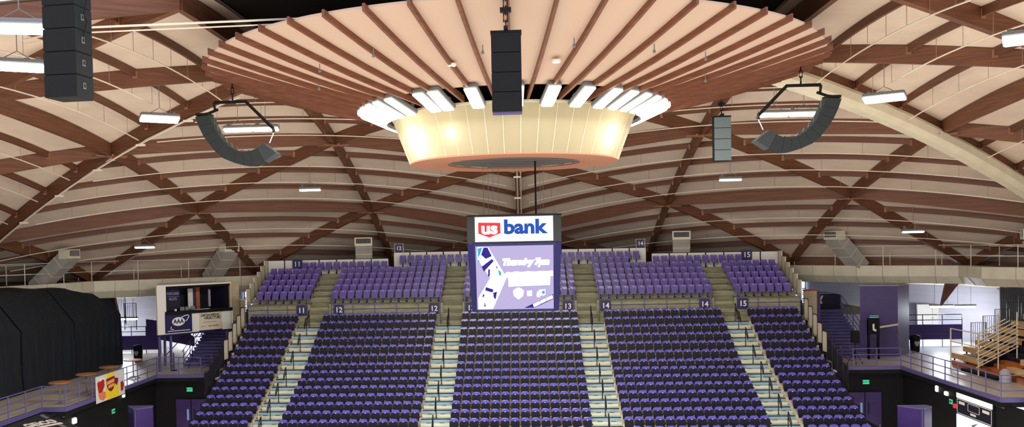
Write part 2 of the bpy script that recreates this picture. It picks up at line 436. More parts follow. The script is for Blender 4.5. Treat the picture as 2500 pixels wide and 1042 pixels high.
# lamps around the drum (between the slats)
def fixture_parts(L, Wd, lens):
    a = MB(); a.bbox(-Wd/2, Wd/2, -L/2, L/2, 0.0, 0.16, gray_m, 0.03); a.box(-0.05, 0.05, L/2-0.25, L/2-0.12, 0.16, 0.34, gray_m)
    c = MB(); c.bbox(-Wd/2+0.02, Wd/2-0.02, -L/2+0.02, L/2-0.02, -0.07, 0.0, lens, 0.03)
    return a.me('housing'), c.me('lens')
ring_h, ring_l = fixture_parts(1.15, 0.44, lampr_m)
azs = [2, 14, 26, 37, 45, 53, 61, 69, 77, 85, 95, 106, -13, -26, -32, -46, -54, -61, -68, -76, -84, -94, -105, 125, 150, 180, -150, -125]
for i, az in enumerate(azs):
    a = radians(az); r = 5.0
    nm = 'bright lamp in the ring around the cream drum, ' + ('left side' if az < 0 else 'right side')
    t = thing('ring_lamp', 'bright rectangular lamp hung between slats around the cream drum', 'lamp', (r*sin(a), CY - r*cos(a), 17.48), a, 'lamps around the drum')
    t.rotation_euler = (radians(-24), 0, a)
    for nme, me in (('housing', ring_h), ('lens', ring_l)):
        o = bpy.data.objects.new(nme, me); COL.objects.link(o); o.parent = t
    l = bpy.data.lights.new('lamp_light', 'AREA'); l.shape = 'RECTANGLE'; l.size = 0.36; l.size_y = 1.1; l.energy = 280 if abs(az) > 88 else 30; l.color = (1, 0.95, 0.86)
    o = bpy.data.objects.new('lamp_light', l); COL.objects.link(o); o.parent = t; o.location = (0, 0, -0.09)
# lamps inside the drum glowing through the fabric
for x, y, e, s in ((-2.95, 32.0, 75, 0.25), (-1.9, 30.7, 8, 0.15), (3.0, 32.0, 40, 0.2)):
    l = bpy.data.lights.new('drum_bulb', 'POINT'); l.energy = e; l.color = (1, 0.95, 0.82); l.shadow_soft_size = s
    o = bpy.data.objects.new('drum_bulb', l); COL.objects.link(o); o.location = (x, y, 16.62)

# ================================================================ HANGING LAMPS UNDER THE ROOF
def hang_lamp(c, L, Wd, rz, lens, label, rod=1.0, tilt=0.0):
    t = thing('hanging_lamp', label, 'lamp', c, rz)
    h, l = fixture_parts(L, Wd, lens); tilt = 0.4 if rz > 0 else -0.4
    for nme, me in (('housing', h), ('lens', l)):
        o = bpy.data.objects.new(nme, me); COL.objects.link(o); o.parent = t; o.rotation_euler = (0, tilt, 0)
    b = MB(); b.tube([(0,-L*0.32,0.16),(0,0,0.45),(0,L*0.32,0.16)], 0.014, gray_m, 4); b.tube([(0,0,0.45),(0,0,0.45+rod)], 0.014, gray_m, 4)
    b.build('suspension', t)
    return t
HL = []
hang_lamp((-11.5, 21.85, 18.3), 1.5, 0.42, radians(-75), lamp_m, 'large bright hanging lamp at the upper left edge beside the black speaker column')
hang_lamp((-14.4, 27.05, 18.45), 1.5, 0.45, radians(-62), lamp_m, 'bright hanging lamp just below the lamp at the upper left edge')
hang_lamp((-14.7, 38.7, 18.45), 1.6, 0.52, radians(-55), lamp_m, 'bright hanging lamp alone between ribs left of the left curved speaker')
hang_lamp((-12.8, 43.3, 18.5), 1.35, 0.34, radians(88), lamp_m, 'left of the two end-to-end lamps behind the left curved speaker array')
hang_lamp((-11.5, 43.3, 18.5), 1.25, 0.34, radians(88), lamp_m, 'right of the two end-to-end lamps behind the left curved speaker array')
hang_lamp((-12.1, 54.85, 16.35), 1.3, 0.22, radians(90), lampd_m, 'small hanging lamp far behind, under the left curved speaker array')
hang_lamp((-22.9, 56.85, 13.2), 1.3, 0.20, radians(90), lampd_m, 'small dim hanging lamp low at left, above the first air grille ducts')
hang_lamp((11.6, 43.2, 18.5), 1.3, 0.34, radians(92), lamp_m, 'left of the two end-to-end lamps inside the right curved speaker frame')
hang_lamp((12.9, 43.2, 18.5), 1.3, 0.34, radians(92), lamp_m, 'right of the two end-to-end lamps inside the right curved speaker frame')
hang_lamp((14.7, 38.65, 18.45), 1.6, 0.52, radians(55), lamp_m, 'bright hanging lamp in front of the dark roof bays beside the right air duct')
hang_lamp((12.1, 54.6, 16.35), 1.3, 0.22, radians(90), lampd_m, 'small hanging lamp below the small straight speaker column at right')
hang_lamp((23.0, 56.6, 13.2), 1.3, 0.20, radians(90), lampd_m, 'small dim hanging lamp low at right, above the right catwalk')
hang_lamp((14.5, 27.3, 18.4), 1.5, 0.52, radians(60), lamp_m, 'bright hanging lamp cut by the right edge of the photo')

# ================================================================ SPEAKERS
def chain(b, x, y, z0, z1):
    n = max(2, int((z1-z0)/0.16)); h = (z1-z0)/n
    for i in range(n):
        z = z0 + i*h; q = 0.05
        if i % 2: pts = [(x-q,y,z),(x-q,y,z+h*1.15),(x+q,y,z+h*1.15),(x+q,y,z)]
        else: pts = [(x,y-q,z),(x,y-q,z+h*1.15),(x,y+q,z+h*1.15),(x,y+q,z)]
        b.tube(pts, 0.022, black_m, 5, closed=True)
def straight_array(c, n, label, chaintop, under=None, ports=False, gm=None):
    gm = gm or speaker_m
    """column of n boxes, top centre at c"""
    t = thing('speaker_column', label, 'speaker', c)
    for i in range(n):
        b = MB(); z1 = -0.49*i - 0.005; z0 = z1 - 0.48
        b.bbox(-0.375, 0.375, -0.22, 0.25 if not ports else 0.45, z0, z1, speaker_m, 0.015)
        b.box(-0.37, 0.37, -0.228, -0.22, z0+0.008, z1-0.008, gm)
        if ports: 
            for sx in (0.376,): b.box(sx, sx+0.012, 0.02, 0.12, z0+0.2, z0+0.33, gray_m); b.box(sx+0.004, sx+0.018, 0.045, 0.095, z0+0.23, z0+0.31, black_m)
        b.build('speaker_box', t)
    b = MB(); b.box(-0.39, 0.39, -0.2, 0.22, 0, 0.06, black_m); b.box(-0.05, 0.05, -0.35, 0.35, 0.06, 0.14, black_m); b.build('rigging_frame', t)
    b = MB(); chain(b, 0, 0, 0.14, 1.2); b.box(-0.14, 0.14, -0.08, 0.08, 0.55, 0.66, black_m); b.tube([(0,0,1.2),(0,0,chaintop)], 0.025, black_m, 6); b.build('chain', t)
    if under:
        b = MB(); b.box(-0.37, 0.37, -0.21, 0.24, -0.49*n-0.03, -0.49*n, under); b.build('base_plate', t)  # purple sheet paints coloured light onto the speaker underside
    return t
straight_array((-0.055, 24.0, 18.25), 4, 'tall black speaker column hanging in front of the cream drum', 3.2, purple_m, False, speakerb_m)
tl = straight_array((-9.5, 20.0, 18.75), 5, 'large black speaker column hanging at the upper left', 1.9, None, True, speakerb_m)
tl.rotation_euler = (0, 0, radians(-6))
b = MB(); b.tube([(0.40, 0.1, 0.1), (0.47, 0.1, -0.35), (0.41, 0.08, -0.62), (0.46, 0.1, -0.8), (0.41, 0.05, -1.1)], 0.012, black_m, 5); b.build('cable', tl)
straight_array((9.33, 43.5, 18.47), 4, 'small grey speaker column hanging far back at right of the fan', 2.2, None, False, speakerlit_m)

def j_array(cx, sgn, label):
    t = thing('curved_speaker_array', label, 'speaker', (cx, CY, 18.37))
    k = 0.003815
    O = [(75,480),(105,570),(150,665),(205,745),(265,820),(340,882),(440,925),(530,947),(615,950),(730,920),(850,840)]
    I = [(215,470),(240,545),(272,610),(312,680),(360,730),(410,775),(465,810),(525,825),(590,818),(660,790),(725,745)]
    cv = lambda q: (sgn*(q[0]-413)*k, -(q[1]-325)*k)
    for i in range(10):
        pts = [cv(O[i]), cv(O[i+1]), cv(I[i+1]), cv(I[i])]
        cxm = sum(p[0] for p in pts)/4; czm = sum(p[1] for p in pts)/4
        pts = [(lerp(cxm, p[0], 0.975), lerp(czm, p[1], 0.975)) for p in pts]
        b = MB(); vs = [(x, -0.36, z) for x, z in pts] + [(x, 0.36, z) for x, z in pts]
        b.add(vs, [(0,1,2,3),(7,6,5,4),(0,4,5,1),(1,5,6,2),(2,6,7,3),(3,7,4,0)], speaker2_m if i == 9 else speakerj_m)
        b.build('speaker_box', t)
    b = MB(); B = lambda q, y=0: (cv(q)[0], y, cv(q)[1])
    b.tube([B((232,338)), B((540,338)), B((800,600)), B((805,635))], 0.06, black_m, 4)
    b.tube([B((232,338)), B((240,410)), B((270,405)), B((175,440)), B((80,455))], 0.05, black_m, 4)
    b.box(min(B((75,460))[0],B((200,460))[0]), max(B((75,460))[0],B((200,460))[0]), -0.3, 0.3, B((0,470))[2], B((0,445))[2], black_m)
    b.build('rigging_frame', t)
    b = MB(); b.tube([B((800,640)), B((758,735))], 0.02, white_m, 5); b.build('strap', t)
    b = MB(); chain(b, 0, 0, 0.02, 0.65); b.tube([(0,0,0.65),(0,0,1.9)], 0.03, black_m, 6); b.build('chain', t)
    b = MB()
    for i in range(9):
        p, q = cv(I[i]), cv(I[i+1]); m_ = ((p[0]+q[0])/2 + sgn*0.06, (p[1]+q[1])/2 + 0.07)
        b.tube([(p[0], -0.1, p[1]), (m_[0], -0.12, m_[1]), (q[0], -0.1, q[1])], 0.012, gray_m, 4)
    b.build('cable', t)
j_array(-10.16, 1, 'black curved speaker array hanging under the left end of the fan')
j_array(10.11, -1, 'black curved speaker array hanging under the right end of the fan')

# ================================================================ SCOREBOARD
sb = thing('scoreboard', 'hanging four-sided video scoreboard with a bank sign above the screen', 'scoreboard', (-0.02, CY, 10.64))
def octa(h, c): return [(-h+c,-h),(h-c,-h),(h,-h+c),(h,h-c),(h-c,h),(-h+c,h),(-h,h-c),(-h,-h+c)]
b = MB(); b.prism(octa(1.62, 0.26), 2.38, 3.30, speaker2_m); b.prism(octa(1.64, 0.26), 3.30, 3.34, black_m); b.build('upper_cabinet', sb)
b = MB(); b.prism(octa(1.50, 0.22), 0.0, 2.36, mat('scoreboard_blue', (34, 34, 92), 0.45), top=octa(1.62, 0.24)); b.build('lower_cabinet', sb)
b = MB()
for x, y in ((-0.9,-0.3),(-0.75,0.3),(-0.55,0.1),(0.95,0.2),(1.05,-0.2),(-1.1,0.4)): b.tube([(x,y,3.34),(x,y,5.3)], 0.008, gray_m, 4)
b.build('hoist_wire', sb)
b = MB(); b.tube([(0.78,-0.2,3.34),(0.78,-0.2,5.3)], 0.032, black_m, 6); b.build('power_cable', sb)
# bank sign on the front
b = MB(); b.box(-1.33, 1.33, -1.66, -1.63, 2.42, 3.26, bankw_m); sg = b.build('sign_panel', sb)
fm = lambda x, z, d=1.67: facing((x, -d, z), (1,0,0))
b = MB(); sh = [(-1.22,3.08),(-0.46,3.06),(-0.46,2.70),(-0.84,2.56),(-1.22,2.70)]
b.add([(x,-1.672,z) for x,z in sh] + [(x,-1.66,z) for x,z in sh], [(0,1,2,3,4)] + [(i,5+i,5+(i+1)%5,(i+1)%5) for i in range(5)], bankr_m); b.build('shield_logo', sg)
text('lettering', 'us', 0.56, fm(-0.84, 2.86, 1.68), bankw_m, sg, bold=0.022, sx=1.15)
text('lettering', 'bank', 0.66, fm(0.36, 2.89, 1.67), bankb_m, sg, bold=0.028, sx=1.13)
# video screen, tilted with the tapering cabinet
tilt = atan2(0.12, 2.36)
SM = Matrix.Translation((0, -1.575, 1.18)) @ Matrix.Rotation(pi/2 + tilt, 4, 'X')        # local x right, y up, z out
SCR = None
def flat(name, polys, d0, d1, m):
    global SCR
    for p in polys:
        b = MB()
        n = len(p); b.add([(x,y,d0) for x,y in p] + [(x,y,d1) for x,y in p], [tuple(range(n,2*n))] + [(i,(i+1)%n,n+(i+1)%n,n+i) for i in range(n)], m, SM)
        o_ = b.build(name, SCR or sb)
        if name == 'screen': SCR = o_
def hx(px, py): return ((px-550)/746*2.62, (660-py)/600*2.18)      # measured on the photographed screen
flat('screen', [[(-1.31,-1.09),(1.31,-1.09),(1.33,1.09),(-1.33,1.09)]], 0.0, 0.03, scr_m)
P_ = lambda *q: [hx(*p) for p in q]
flat('screen_photo_strip', [P_((190,370),(295,370),(470,660),(310,660),(190,480)), P_((310,660),(470,660),(330,955),(190,955),(190,850))], 0.03, 0.034, scrw_m)
flat('screen_photo_patch', [P_((250,372),(290,372),(330,455),(270,480),(225,440)), P_((228,552),(330,480),(350,500),(250,600)), P_((265,745),(340,770),(330,800),(258,778)), P_((335,800),(375,790),(360,865),(340,850)),
    P_((290,580),(310,575),(308,640),(290,650)), P_((240,800),(252,830),(225,850)), P_((250,880),(262,930),(244,935)), P_((370,540),(385,560),(375,590))], 0.034, 0.037, scrn_m)
flat('screen_photo_glint', [P_((192,378),(240,372),(215,440),(195,470)), P_((385,585),(415,600),(420,640),(400,640)), P_((195,480),(212,500),(200,520))], 0.034, 0.037, scrt_m)
flat('screen_ribbon', [P_((635,950),(920,822),(922,868),(735,950))], 0.03, 0.034, scrn_m)
text('screen_lettering', 'Thursday 7pm', 0.29, SM @ Matrix.Translation((hx(655,515)[0], hx(0,515)[1], 0.036)), scrw_m, SCR, ext=0.002, bold=0.026, shear=0.25, sx=0.95)
flat('screen_text_block', [P_((450,625),(480,605),(520,612),(560,602),(620,610),(680,602),(740,608),(800,602),(860,606),(920,600),(922,650),(450,660)), P_((485,640),(895,632),(890,735),(488,745))], 0.03, 0.035, scrw_m)
flat('screen_emblem', [P_((530,785),(555,765),(583,755),(610,765),(635,785),(628,835),(583,868),(538,835)), P_((665,788),(712,785),(714,836),(668,838)), P_((765,800),(790,780),(845,775),(842,830),(800,835),(780,852),(758,840))], 0.03, 0.035, scrw_m)
flat('screen_emblem_detail', [P_((808,795),(838,785),(840,815),(815,822))], 0.035, 0.038, scrt_m)
flat('screen_ribbon_text', [P_((722,915),(785,887),(795,915),(732,945)), P_((790,885),(845,860),(855,888),(800,912)), P_((850,857),(912,832),(918,862),(860,886))], 0.034, 0.037, scrw_m)

# ================================================================ LOWER BOWL
def rowY(i): return 57.0 - 0.85*(i-1)
def rowT(i):
    if i <= 7: return 8.922 - 0.3993*(i-1)
    if i <= 9: return 6.526 - 0.2995*(i-7)
    return 5.927 - 0.2948*(i-9)
NR = 17; HS = 0.80
AISLES = [(-13.5,-12.0), (-5.0,-3.5), (3.5,5.0), (12.0,13.5)]
EX = 16.75
b = MB()
for i in range(1, NR+1):
    z = rowT(i) - HS; zn = rowT(i+1) - HS; y0 = rowY(i) - 0.5; y1 = rowY(i) + 0.35
    b.box(-EX, EX, y0, y1 if i > 1 else 58.15, 0.2 if i == NR else zn - 0.4, z, riser_m)
tag(b.build('floor_lower_tiers'), 'cream stepped tiers carrying the dark lower seats', 'seating tiers', None, 'structure')
for ai, (xa, xb) in enumerate(AISLES):
    st_ = thing('aisle_stairs', ['pale stairway between lower sections 11 and 12', 'pale stairway between lower sections 12 and 13', 'pale stairway between lower sections 13 and 14', 'pale stairway between lower sections 14 and 15'][ai], 'stairs', ((xa+xb)/2, 57.0, 8.12), group='aisle stairways of the lower bowl')
    L = (xb-xa)/2; b = MB(); c = MB(); d = MB(); e = MB()
    for i in range(1, NR):
        z = rowT(i) - HS - 8.12; zn = rowT(i+1) - HS - 8.12; yf = rowY(i) - 0.5 - 57.0; h = (z+zn)/2
        b.box(-L, L, yf-0.42, yf-0.002, zn+0.001, h, riser_m)                       # half step
        c.box(-L, L, yf-0.42, yf-0.002, h, h+0.008, tread_m); c.box(-L, L, yf, yf+0.425, z, z+0.008, tread_m)
        c.box(-L, L, yf-0.012, yf, h, z, tread_m)
        d.box(-L, L, yf-0.02, yf-0.012, z-0.035, z+0.01, black_m)
        for s in (-0.33, 0.33): d.box(s-0.12, s+0.12, yf-0.43, yf-0.35, h+0.006, h+0.016, black_m)
        if i % 1 == 0: e.box(-L*0.98, L*0.98, yf-0.015, yf-0.012, (h+z)/2-0.006, (h+z)/2+0.006, conc_m)
    b.build('half_step', st_); c.build('tread_covering', st_); d.build('nosing', st_)
hr = MB(); hr.tube([(0,0,0),(0,0,1.05),(0,-0.12,1.0),(0,-0.58,0.60),(0,-0.56,0.42),(0,-0.06,0.78)], 0.026, railb_m, 6); hr.lathe([(0.07,0),(0.07,0.02)], railb_m, 8)
hr_me = hr.me('aisle_handrail')
for ai, (xa, xb) in enumerate(AISLES):
    for n_, i in enumerate((1, 2, 4, 6, 8, 10, 12, 14)):
        o = bpy.data.objects.new('aisle_handrail', hr_me); COL.objects.link(o)
        o.location = ((xa+xb)/2, rowY(i) - 0.3, rowT(i) - HS + 0.008)
        tag(o, f'black looped handrail, {ORD[n_]} from the top in the lower aisle between sections {11+ai} and {12+ai}', 'handrail', 'looped handrails in the lower aisles')

# seat prototypes ---------------------------------------------------
def rounded(w, h, r, n=4):
    pts = []
    for cx, cz, a0 in ((w/2-r, h-r, 0), (-w/2+r, h-r, pi/2)):
        for k in range(n+1): a = a0 + pi/2*k/n; pts.append((cx + r*cos(a), cz + r*sin(a)))
    return pts + [(-w/2*0.92, 0.0), (w/2*0.92, 0.0)]
def shell(b, prof, y, th, lean, z0, m, bow=0.03):
    """curved plastic shell: outline prof (x,z) standing at y, leaning back by lean per metre"""
    n = len(prof); f = lambda x, z, d: (x, y + z*lean + bow*(1-(x/0.22)**2)*1.0 + d, z0 + z)
    vs = [f(x, z, 0) for x, z in prof] + [f(x, z, th) for x, z in prof]
    b.add(vs, [tuple(range(n)), tuple(range(2*n-1, n-1, -1))] + [(i, n+i, n+(i+1)%n, (i+1)%n) for i in range(n)], m)
def lower_seat_meshes():
    a = MB(); shell(a, rounded(0.43, 0.44, 0.13), 0.03, 0.03, 0.22, 0.36, seatp_m)
    p = MB(); shell(p, rounded(0.44, 0.42, 0.09), -0.14, 0.05, 0.14, 0.27, seatk_m, 0.0)
    p.add([(-0.15,-0.085,0.692),(0.15,-0.085,0.692),(0.13,-0.04,0.70),(-0.13,-0.04,0.70)], [(0,1,2,3)], seatp_m)
    q = MB(); q.box(0.225, 0.265, -0.16, 0.06, 0.0, 0.05, black_m); q.box(0.232, 0.258, -0.08, -0.03, 0.0, 0.46, post_m); q.box(0.228, 0.262, -0.20, 0.08, 0.46, 0.50, seatk_m); q.box(0.236,0.254,-0.06,0.14,0.40,0.47,post_m)
    r = MB(); r.bbox(-0.035, 0.035, -0.092, -0.075, 0.672, 0.70, glint_m, 0.006)  # added highlight tab at the top edge of the pan
    return [('backrest', a), ('seat_pan', p), ('seat_leg', q), ('number_plate', r)]
def upper_seat_meshes():
    a = MB(); shell(a, rounded(0.41, 0.42, 0.05, 2), 0.04, 0.03, 0.20, 0.40, upplit_m)
    p = MB(); shell(p, rounded(0.39, 0.36, 0.04, 2), -0.12, 0.045, 0.10, 0.30, uppshade_m, 0.0)
    q = MB(); q.box(-0.03, 0.03, -0.02, 0.10, 0.10, 0.36, seatk_m); q.box(-0.045, 0.045, -0.14, 0.06, 0.05, 0.12, seatk_m); q.box(0.21,0.23,-0.10,0.05,0.28,0.52,seatk_m)
    r = MB(); r.bbox(-0.035, 0.035, 0.075, 0.10, 0.745, 0.775, glint_m, 0.006)
    return [('backrest', a), ('seat_pan', p), ('seat_bracket', q), ('number_plate', r)]
def place_seats(protos, listing, name, cat, group, stuff_label, stuff_group, cap=300):
    mes = [(n_, b.me(n_)) for n_, b in protos]
    for (x, y, z, lab) in listing[:cap]:
        r = bpy.data.objects.new(name, None); COL.objects.link(r); r.location = (x, y, z); r.empty_display_size = 0.1
        tag(r, lab, cat, group)
        for n_, me in mes:
            o = bpy.data.objects.new(n_, me); COL.objects.link(o); o.parent = r
    b = MB()
    for (x, y, z, lab) in listing[cap:]:
        for n_, pb in protos:
            o = len(b.v); b.v += [(vx+x, vy+y, vz+z) for vx, vy, vz in pb.v]
            for f, mi in zip(pb.f, pb.mi): b.f.append([o+q for q in f]); b.mi.append(b.idx(pb.mats[mi]))
    if b.v: tag(b.build(name + '_rows'), stuff_label, cat, stuff_group, 'stuff')
SEC = {11: [-13.74-0.5*k for k in range(5,-1,-1)], 12: [-5.25-0.5*k for k in range(13,-1,-1)], 13: [-3.25+0.5*k for k in range(14)],
       14: [5.25+0.5*k for k in range(14)], 15: [13.74+0.5*k for k in range(6)]}
low = []
for i in range(NR-2, 0, -1):
    for s in (11, 12, 13, 14, 15):
        xs = SEC[s]
        if i == 15 and len(xs) == 14: c0 = (xs[0]+xs[-1])/2; xs = [c0 + (k-5.5)*0.535 for k in range(12)]
        for k, x in enumerate(xs):
            low.append((x, rowY(i), rowT(i)-HS, f'black and purple folding seat, {ORD[k]} from left, {ORD[i-1]} row down, lower section {s}'))
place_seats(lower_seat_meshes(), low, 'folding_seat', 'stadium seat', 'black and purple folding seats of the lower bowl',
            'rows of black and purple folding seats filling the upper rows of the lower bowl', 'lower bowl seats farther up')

# ================================================================ UPPER SECTION
def upY(k): return 58.5 + 0.85*(k-1)
UT = [10.25, 10.60, 10.93, 11.27, 11.61, 11.97, 12.31]
def upZ(k): return UT[k-1] - 0.82
b = MB(); UA = [(-13.0,-11.8), (-4.72,-3.5), (3.5,4.72), (11.8,13.0)]
for k in range(1, 8):
    w = 16.9 if k < 7 else 8.55
    y0 = upY(k)-0.45; y1 = upY(k)+0.45
    segs = [(-w, w)]
    if k == 1: segs = [(-w,-13.0),(-11.8,-4.72),(-3.5,3.5),(4.72,11.8),(13.0,w)]
    for xa, xb in segs: b.box(xa, xb, y0, y1, (upZ(k)-0.9) if k > 1 else 8.0, upZ(k), conc_m)
tag(b.build('floor_upper_tiers'), 'olive concrete tiers carrying the purple upper seats', 'seating tiers', None, 'structure')
for ai, (xa, xb) in enumerate(UA):
    st_ = thing('aisle_stairs', f'olive concrete steps between upper sections {11+ai} and {12+ai}', 'stairs', ((xa+xb)/2, 58.05, 8.12))
    L = (xb-xa)/2; b = MB(); top = 6 if ai in (1, 2) else 5
    for j in range(6): b.box(-L, L, 0.0+0.18*j-0.5, 0.95, 0.0 if j == 0 else 0.22*j, 0.22*(j+1), conc2_m if j % 2 else conc_m)
    b.build('lower_flight', st_)
    b = MB()
    for k in range(1, top):
        yf = upY(k)+0.40-58.05; z = upZ(k)-8.12; zn = upZ(k+1)-8.12
        b.box(-L, L, yf-0.42, yf-0.002, z+0.001, (z+zn)/2, conc2_m); b.box(-L, L, yf-0.45, yf-0.40, (z+zn)/2, (z+zn)/2+0.012, cream_m)
        b.box(-L, L, yf-0.03, yf+0.02, zn, zn+0.012, cream_m)
    b.build('half_step', st_)
# parapet wall and rails
def rail_run(name, label, cat, x0, x1, y, zs, zbase, m, r=0.022, posts=1.27, group=None, ends=()):
    b = MB()
    for z in zs: b.tube([(x0,y,z),(x1,y,z)], r, m, 6)
    o = b.build(name); tag(o, label, cat, group)
    n_ = max(1, round(abs(x1-x0)/posts))
    for i in range(n_+1):
        c = MB(); x = lerp(x0, x1, i/n_); c.tube([(x,y,zbase),(x,y,max(zs))], r*1.1, m, 6); c.build('rail_post', o)
    for e in ends:
        c = MB(); c.tube(e, r, m, 6); c.build('end_rail', o)
    return o
for i_, (xa, xb) in enumerate([(-16.9,-13.15),(-11.65,-4.87),(-3.35,3.35),(4.87,11.65),(13.15,16.9)]):
    ends = []
    for x, s in ((xa, -1), (xb, 1)):
        if abs(x) < 16: ends += [[(x,57.98,9.64),(x,58.15,10.22),(x,59.2,10.5)], [(x,57.98,9.12),(x,58.2,9.9),(x,59.2,10.2)], [(x,57.98,8.13),(x,57.98,9.64)], [(x,58.15,9.4),(x,58.15,10.22)]]
    rail_run('parapet_railing', f'purple pipe railing in front of upper section {11+i_}', 'railing', xa, xb, 57.98, (9.64, 9.40, 9.12), 8.13, rail_m, 0.02, ends=ends)
    b = MB()
    for z in (8.35, 8.6, 8.85, 9.1, 9.3): b.box(xa, xb, 58.03, 58.045, z-0.008, z+0.008, conc2_m)
    o = b.build('trim_parapet_joint'); tag(o, None, None, None, 'structure')
up = []
for k in range(1, 7):
    for s in (13, 12, 14, 11, 15):
        if s == 11: xs = [-13.27-0.5*q for q in range(6,-1,-1)]
        elif s == 15: xs = [13.27+0.5*q for q in range(7)]
        elif s == 13: xs = [-3.25+0.5*q for q in range(14)]
        elif s == 12: xs = [-5.0-0.5*q for q in range(13,-1,-1)]
        else: xs = [5.0+0.5*q for q in range(14)]
        if k == 6:
            if s in (11, 15): continue
            if s == 12: xs = xs[-5:]
            if s == 14: xs = xs[:5]
        for q, x in enumerate(xs):
            if s == 13 and 2 <= q <= 10: continue          # wholly behind the scoreboard
            up.append((x, upY(k), upZ(k), f'purple folding seat, {ORD[q]} from left in the {ORD[k-1]} row of upper section {s}'))
for s, w in ((-1, 'left'), (1, 'right')):
    for q in range(11): up.append((s*(9.0+0.535*q), upY(6), upZ(6), f'purple seat in the top back row, {ORD[q]} outward from the middle block on the {w}'))
for q in range(30):
    x = -7.85+0.54*q
    if abs(x) < 2.3: continue
    up.append((x, upY(7), upZ(7), f'purple seat in the raised top row, {ORD[min(q, 29-q)]} from the {"left" if q < 15 else "right"} end'))
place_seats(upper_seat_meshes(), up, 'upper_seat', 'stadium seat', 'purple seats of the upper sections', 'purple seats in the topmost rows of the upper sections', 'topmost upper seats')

# back panels
def panel_row(label, x0, x1, y, z0, z1, n_, group):
    t = thing('back_panel_screen', label, 'panel', ((x0+x1)/2, y, z0), group=group)
    w = (x1-x0)/n_; h = z1-z0; cx = (x0+x1)/2
    b = MB(); b.box(x0-cx, x1-cx, 0.03, 0.07, 0, h+0.04, black_m); b.build('backing_frame', t)
    for i in range(n_):
        b = MB(); b.box(x0-cx+i*w+0.04, x0-cx+(i+1)*w-0.04, 0.0, 0.03, 0.02, h, white_m); b.build('panel', t)
    return t
panel_row('white panels behind the top row of upper sections 11 and 12', -17.05, -8.75, 63.25, 11.05, 12.11, 7, None)
panel_row('white panels behind the raised top row in the middle', -8.55, 8.55, 64.1, 11.45, 12.50, 15, None)
panel_row('white panels behind the top row of upper sections 14 and 15', 8.75, 17.05, 63.25, 11.05, 12.11, 7, None)
for s, w in ((-1, 'left'), (1, 'right')):
    t = thing('end_panel_screen', f'stepped white panels closing the {w} end of the upper seats', 'panel', (s*17.0, 58.0, 8.2))
    for k in range(1, 7):
        b = MB(); b.box(-0.03, 0.03, upY(k)-58.45, upY(k)-57.66, upZ(k)-8.2-0.3, upZ(k)-8.2+1.0, cream_m); b.box(-0.035, 0.035, upY(k)-57.66, upY(k)-57.60, upZ(k)-8.5, upZ(k)-8.2+1.02, black_m); b.build('panel', t)
    b = MB()
    b.box(-0.05, 0.05, 0.05, 6.0, -8.2, 1.0, black_m); b.build('side_skirt', t)
# section signs
def sec_sign(num, x, y, z, label, frame=False, s=0.62):
    t = thing('section_sign', label, 'sign', (x, y, z))
    b = MB(); b.bbox(-s/2, s/2, 0, 0.03, -s/2, s/2, navy_m, 0.008); b.build('plate', t)
    text('numerals', num, s*0.74, facing((0,-0.006,-0.01), (1,0,0)), white_m, t, bold=0.008)
    if frame:
        b = MB(); h = s/2+0.04; b.tube([(-h,0.02,-s*0.9),(-h,0.02,h),(h,0.02,h),(h,0.02,-s*0.9)], 0.02, white_m, 5); b.build('frame', t)
for num, x, lab in (('11', -13.5, 'navy section 11 sign on the parapet railing'), ('12', -11.17, 'navy section 12 sign at the left end of its railing'), ('12', -5.25, 'navy section 12 sign at the right end of its railing'),
                    ('13', -2.97, 'navy section 13 sign partly hidden by the scoreboard'), ('13', 2.95, 'navy section 13 sign right of the scoreboard'), ('14', 5.24, 'navy section 14 sign at the left end of its railing'),
                    ('14', 11.2, 'navy section 14 sign at the right end of its railing'), ('15', 13.48, 'navy section 15 sign on the railing')):
    sec_sign(num, x, 57.9, 9.07, lab)
sec_sign('11', -14.95, 63.1, 11.85, 'navy section 11 sign on the white back panels', s=0.66)
sec_sign('15', 14.95, 63.1, 11.92, 'navy section 15 sign on the white back panels', s=0.66)
sec_sign('12', -8.15, 64.0, 12.80, 'white-framed navy section 12 sign standing above the back panels', True, 0.5)
sec_sign('14', 8.15, 64.0, 12.80, 'white-framed navy section 14 sign standing above the back panels', True, 0.5)
b = MB(); b.box(-24, 24, 64.4, 80, 7.8, 8.0, conc_m); tag(b.build('floor_back'), 'concrete floor behind the upper seating', 'floor', None, 'structure')
# wall behind the top rows down to the floor
b = MB(); b.box(-17.0, 17.0, 64.3, 64.4, 5, 11.4, black_m); tag(b.build('wall_back_of_upper_tiers'), 'dark wall behind the upper tiers', 'wall', None, 'structure')

